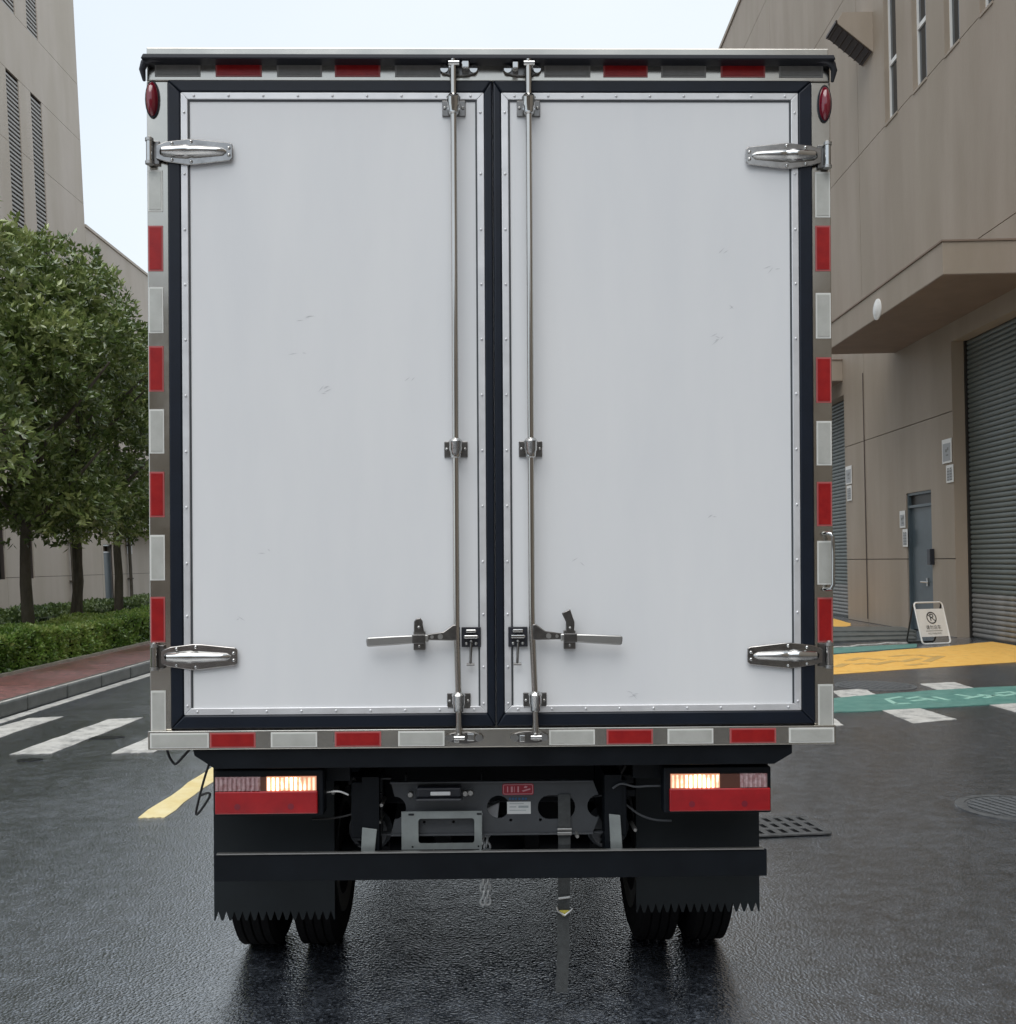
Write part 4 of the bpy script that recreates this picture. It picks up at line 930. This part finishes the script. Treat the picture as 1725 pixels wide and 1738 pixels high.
zsL = [0,1.15,L_(90,302)[1]*.5,L_(90,302)[1],zmid,zu0,zu0+4.5,zu0+9.5]
facade(lbd, M['wall_l'], ysL, zsL, [gd]*0+gw+lv, -1, g=.008)
facade(lbd, M['wall_l'], [yend,yend+8,yend+16,yend+24,yend+32,yend+40], [0,1.15,4.2,7.6,11.2,zlow], [gd], -1, g=.008)
MB().box(-14,-.34,yend-40,yend,0,zu0+9.4).box(-12,-.34,yend+.01,yend+40,0,zlow-.05).build('building_core', M['wall_l'], lbd)
MB().box(-.5,.05,yend+.01,yend+40,zlow,zlow+.12).build('parapet_coping', M['wall_l'], lbd)
for (a,b,c_,d_) in lv:
    lp = MB().box(-.33,-.30,a,b,c_,d_).build('louvre', M['louvre'], lbd)
    s_ = MB(); n = int((d_-c_)/.16)
    for i in range(n):
        z = c_+.02+i*.16; s_.box(-.10,-.03,a,b,z,z+.075)
    s_.build('louvre_slats', M['louvre_s'], lp, kind='stuff')
def gwin(h):
    w = MB().box(-.26,-.24,h[0],h[1],h[2],h[3]).build('window', M['glass'], lbd)
    MB().box(-.24,-.18,h[0],h[0]+.07,h[2],h[3]).box(-.24,-.18,h[1]-.07,h[1],h[2],h[3]).box(-.24,-.18,h[0]+.07,h[1]-.07,(h[2]+h[3])/2-.04,(h[2]+h[3])/2+.04).build('window_frame', M['dframe'], w)
for h in gw: gwin(h)
a, b = min(gd[0],gd[1]), max(gd[0],gd[1])
MB().box(-.2,-.14,a,b,0,gd[3]-.35).build('service_door', M['door_g'], lbd)
MB().box(-.2,-.08,a-.0,a+.06,0,gd[3]).box(-.2,-.08,b-.06,b,0,gd[3]).box(-.2,-.1,a+.06,b-.06,gd[3]-.06,gd[3]).box(-.2,-.12,a+.06,b-.06,gd[3]-.35,gd[3]-.3).build('door_frame', M['steelm'], lbd)
for px in (119,217):
    y = L_(px,960)[0]; MB().tube([(.12,y,.1),(.12,y,6)], .07, 10).box(.0,.2,y-.11,y+.11,2.4,2.46).box(.0,.2,y-.11,y+.11,.9,.96).build('downpipe', M['bark'], lbd, smooth=True)
yc = L_(235,905)[0]; zc3 = L_(235,904)[1]
MB().box(0,.8,yc-3,yc+6,zc3,zc3+.2).build('entrance_ledge', M['wall_l'], lbd)
MB().box(0,.06,yc-.3,yc+3,zc3+.25,zc3+1.1).build('ledge_panel', M['signw'], lbd)
ny, nz3 = L_(219,925)
ne = empty('wall_notice', (XL+math.tan(THL)*nz3+.01,ny,nz3), 'small white notice on the left building beyond the tree trunks', 'notice', rot=(0,THL,0))
MB().box(0,.015,-.3,.3,-.4,.4).build('board', M['signw'], ne)
MB().box(.015,.018,-.2,.2,-.25,.25).build('print', M['signg'], ne)

# ============================================================ VEGETATION
def leaf_mesh(name, pos, direc, size, tint, m, wid=.42, fold=.25):
    """pos (n,3) leaf base, direc (n,3) unit, size (n,) length; each leaf is two folded quads"""
    n = len(pos); r = rng.normal(size=(n,3)); side = np.cross(direc, r); side /= np.linalg.norm(side, axis=1, keepdims=True)+1e-9
    nor = np.cross(side, direc); s = size[:,None]
    v = np.stack([pos, pos+direc*s*.45+side*s*wid*.5+nor*s*fold*.3, pos+direc*s, pos+direc*s*.45-side*s*wid*.5+nor*s*fold*.3, pos+direc*s*.5-nor*s*fold*.08], 1).reshape(-1,3)
    b = np.arange(n)*5
    tri = np.stack([b,b+1,b+4, b+1,b+2,b+4, b+2,b+3,b+4, b+3,b,b+4], 1).reshape(-1)
    me = bpy.data.meshes.new(name); me.vertices.add(n*5); me.vertices.foreach_set('co', v.ravel().astype(np.float32))
    me.loops.add(len(tri)); me.loops.foreach_set('vertex_index', tri.astype(np.int32))
    me.polygons.add(n*4); me.polygons.foreach_set('loop_start', np.arange(n*4, dtype=np.int32)*3)
    me.polygons.foreach_set('loop_total', np.full(n*4, 3, dtype=np.int32)) if False else None
    me.update(calc_edges=True); me.validate()
    a = me.attributes.new('tint', 'FLOAT', 'POINT'); a.data.foreach_set('value', np.repeat(tint, 5).astype(np.float32))
    me.materials.append(m); return me
def unit(a): return a/(np.linalg.norm(a, axis=1, keepdims=True)+1e-9)
def crown_mesh(seed, ntips=2700, per=10):
    global rng
    rng = np.random.default_rng(seed)
    # lobes: crown from z=0 (underside) to z=5.1, radius about 2
    lob = []
    for i in range(26):
        h = rng.uniform(.3,4.5); rad = 1.75*math.sin(math.pi*min(1,(h+.9)/6.3))**.8*rng.uniform(.35,1)
        a = rng.uniform(0,2*math.pi); lob.append((rad*math.cos(a)*.8, rad*math.sin(a)*.8, h, rng.uniform(.55,.95)))
    lob.append((0,0,4.6,.55)); lob.append((.1,0,2.3,1.25)); lob.append((0,.1,3.4,1.1)); lob.append((0,0,1.3,1.2))
    lob = np.array(lob); k = rng.choice(len(lob), ntips, p=lob[:,3]**2/np.sum(lob[:,3]**2))
    d = unit(rng.normal(size=(ntips,3))); d[:,2] = np.where(d[:,2] < -.3, -d[:,2]*.5, d[:,2]); rr = rng.uniform(.55,1.08,ntips)**.6
    tips = lob[k,:3]+d*(lob[k,3]*rr)[:,None]
    outd = unit(d+unit(tips-np.array([0,0,2.2]))*.7+np.array([0,0,.45]))
    clump = .5+.5*np.sin(tips[:,0]*2.3+seed)*np.cos(tips[:,1]*2.1)*np.sin(tips[:,2]*1.9+1)
    P_ = np.repeat(tips, per, 0)+rng.normal(size=(ntips*per,3))*.035
    D_ = unit(np.repeat(outd, per, 0)*.75+unit(rng.normal(size=(ntips*per,3)))*.95+np.array([0,0,.05]))
    s = rng.uniform(.08,.16,ntips*per)
    tint = np.clip(np.repeat(.14+clump*.5+rng.uniform(0,.4,ntips), per)+rng.normal(size=ntips*per)*.08, 0, 1)
    return leaf_mesh('crown', P_, D_, s, tint, M['leaf'])
crowns = [crown_mesh(11), crown_mesh(23)]
def trunk_mb(seed, h, fork=False):
    rd = random.Random(seed); mb = MB(); pts = []; x = y = 0
    for i in range(9):
        t = i/8; pts.append((x,y,t*(h+2.2))); x += rd.uniform(-.05,.05); y += rd.uniform(-.05,.05)
    mb.tube(pts, [.105-.008*i for i in range(9)], 12)
    for i in range(9):
        a = rd.uniform(0,6.28); z = h-.5+rd.uniform(0,2.2); l_ = rd.uniform(.8,1.7)
        b = pts[min(8,int(z/(h+2.2)*8))]
        mb.tube([(b[0],b[1],z),(b[0]+math.cos(a)*l_*.5,b[1]+math.sin(a)*l_*.5,z+.5),(b[0]+math.cos(a)*l_,b[1]+math.sin(a)*l_,z+.9+rd.uniform(0,.5))], [.05,.035,.015], 7)
    if fork:
        mb.tube([(-.18,.05,0),(-.12,.02,.9),(-.05,0,1.9),(.05,.05,3)], [.07,.06,.05,.04], 10)
    return mb
trees = [((-7.75,12.3),2.15,1.06,1.3,'leafy evergreen tree nearest the camera at the left edge of the picture',False),
         ((-7.77,16.1),2.05,1.0,4.1,'evergreen tree with a dark straight trunk behind the near hedge',False),
         ((-7.8,18.2),2.05,.98,2.2,'evergreen tree whose trunk has a thin second stem beside it',True),
         ((-8.55,22.0),2.2,.93,5.4,'evergreen tree next to the brown downpipe close to the truck',False),
         ((-8.2,26.6),2.1,.95,.6,'farthest evergreen tree mostly hidden behind the truck box',False)]
for i, ((x,y),hb,sc,rz,lab,fk) in enumerate(trees):
    e = empty('evergreen_tree', (x,y,.1), lab, 'tree', 'row of evergreen trees behind the hedge', rot=(0,0,rz))
    trunk_mb(i, hb+.5, fk).build('trunk', M['bark'], e, smooth=True)
    c = link('crown', crowns[i%2], e, 0, (0,0,hb-.35)); c.scale = (sc*1.04,sc*1.04,sc*1.035); c['kind'] = 'stuff'
def hedge(name, x0, x1, y0, y1, h, dens, label, m, size=(.042,.07), z0=.12):
    e = empty(name, ((x0+x1)/2,y0,z0), label, 'hedge')
    L__, Wd = y1-y0, x1-x0
    # core with wavy top
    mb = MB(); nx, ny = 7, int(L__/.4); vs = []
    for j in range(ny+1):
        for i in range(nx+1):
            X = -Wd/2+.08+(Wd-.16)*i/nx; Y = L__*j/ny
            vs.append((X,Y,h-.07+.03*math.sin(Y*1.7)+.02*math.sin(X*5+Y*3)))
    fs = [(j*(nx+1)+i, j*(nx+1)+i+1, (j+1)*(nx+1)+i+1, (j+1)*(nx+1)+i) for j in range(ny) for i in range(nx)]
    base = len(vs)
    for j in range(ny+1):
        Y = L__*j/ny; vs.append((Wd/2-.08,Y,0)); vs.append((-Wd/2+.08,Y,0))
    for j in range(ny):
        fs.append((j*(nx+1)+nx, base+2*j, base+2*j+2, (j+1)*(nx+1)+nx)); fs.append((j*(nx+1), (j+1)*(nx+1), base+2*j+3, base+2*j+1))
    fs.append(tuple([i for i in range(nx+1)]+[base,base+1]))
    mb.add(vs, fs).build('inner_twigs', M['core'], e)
    P_ = []; D_ = []
    yy = 0.
    pos = []; dr_ = []
    nt_ = int(dens*Wd*L__); ns_ = int(dens*h*L__)
    w = 1/(rng.uniform((y0)/ (y1),1,nt_+ns_))     # denser near the camera
    u = rng.uniform(0,1,nt_+ns_); Y = y0*((y1/y0)**u)-y0
    Xt = rng.uniform(-Wd/2,Wd/2,nt_); Yt = Y[:nt_]; Zt = h+.03*np.sin(Yt*1.7)+.02*np.sin(Xt*5+Yt*3)-rng.uniform(0,.05,nt_)+.025*np.sin(Xt*17)*np.sin(Yt*13)
    Zs = rng.uniform(0,h,ns_); Ys = Y[nt_:]; Xs = Wd/2-rng.uniform(0,.06,ns_)+.03*np.sin(Ys*4)*np.sin(Zs*9)+.02*np.sin(Ys*15)
    P_ = np.concatenate([np.stack([Xt,Yt,Zt],1), np.stack([Xs,Ys,Zs],1)])
    D0 = np.concatenate([np.tile([.15,-.35,.9],(nt_,1)), np.tile([.8,-.3,.5],(ns_,1))])
    D_ = unit(D0*.55+unit(rng.normal(size=P_.shape))*.9)
    s = rng.uniform(size[0],size[1],len(P_))
    tint = np.clip(.62+.22*np.sin(P_[:,1]*1.3+P_[:,0]*3)+.2*np.sin(P_[:,1]*5)*np.sin(P_[:,2]*9)+rng.normal(size=len(P_))*.2+np.where(np.arange(len(P_)) < nt_, .18, -.12), 0, 1)  # leaf tint also carries the light: top leaves brighter, side leaves darker
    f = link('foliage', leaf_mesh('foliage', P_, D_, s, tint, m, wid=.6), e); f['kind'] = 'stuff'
    return e
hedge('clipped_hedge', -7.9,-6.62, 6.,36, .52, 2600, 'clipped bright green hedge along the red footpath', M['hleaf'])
hedge('clipped_hedge', -11.9,-9.4, 9.,48, .42, 260, 'darker green shrub border at the foot of the left building', M['hleaf2'], (.07,.12))
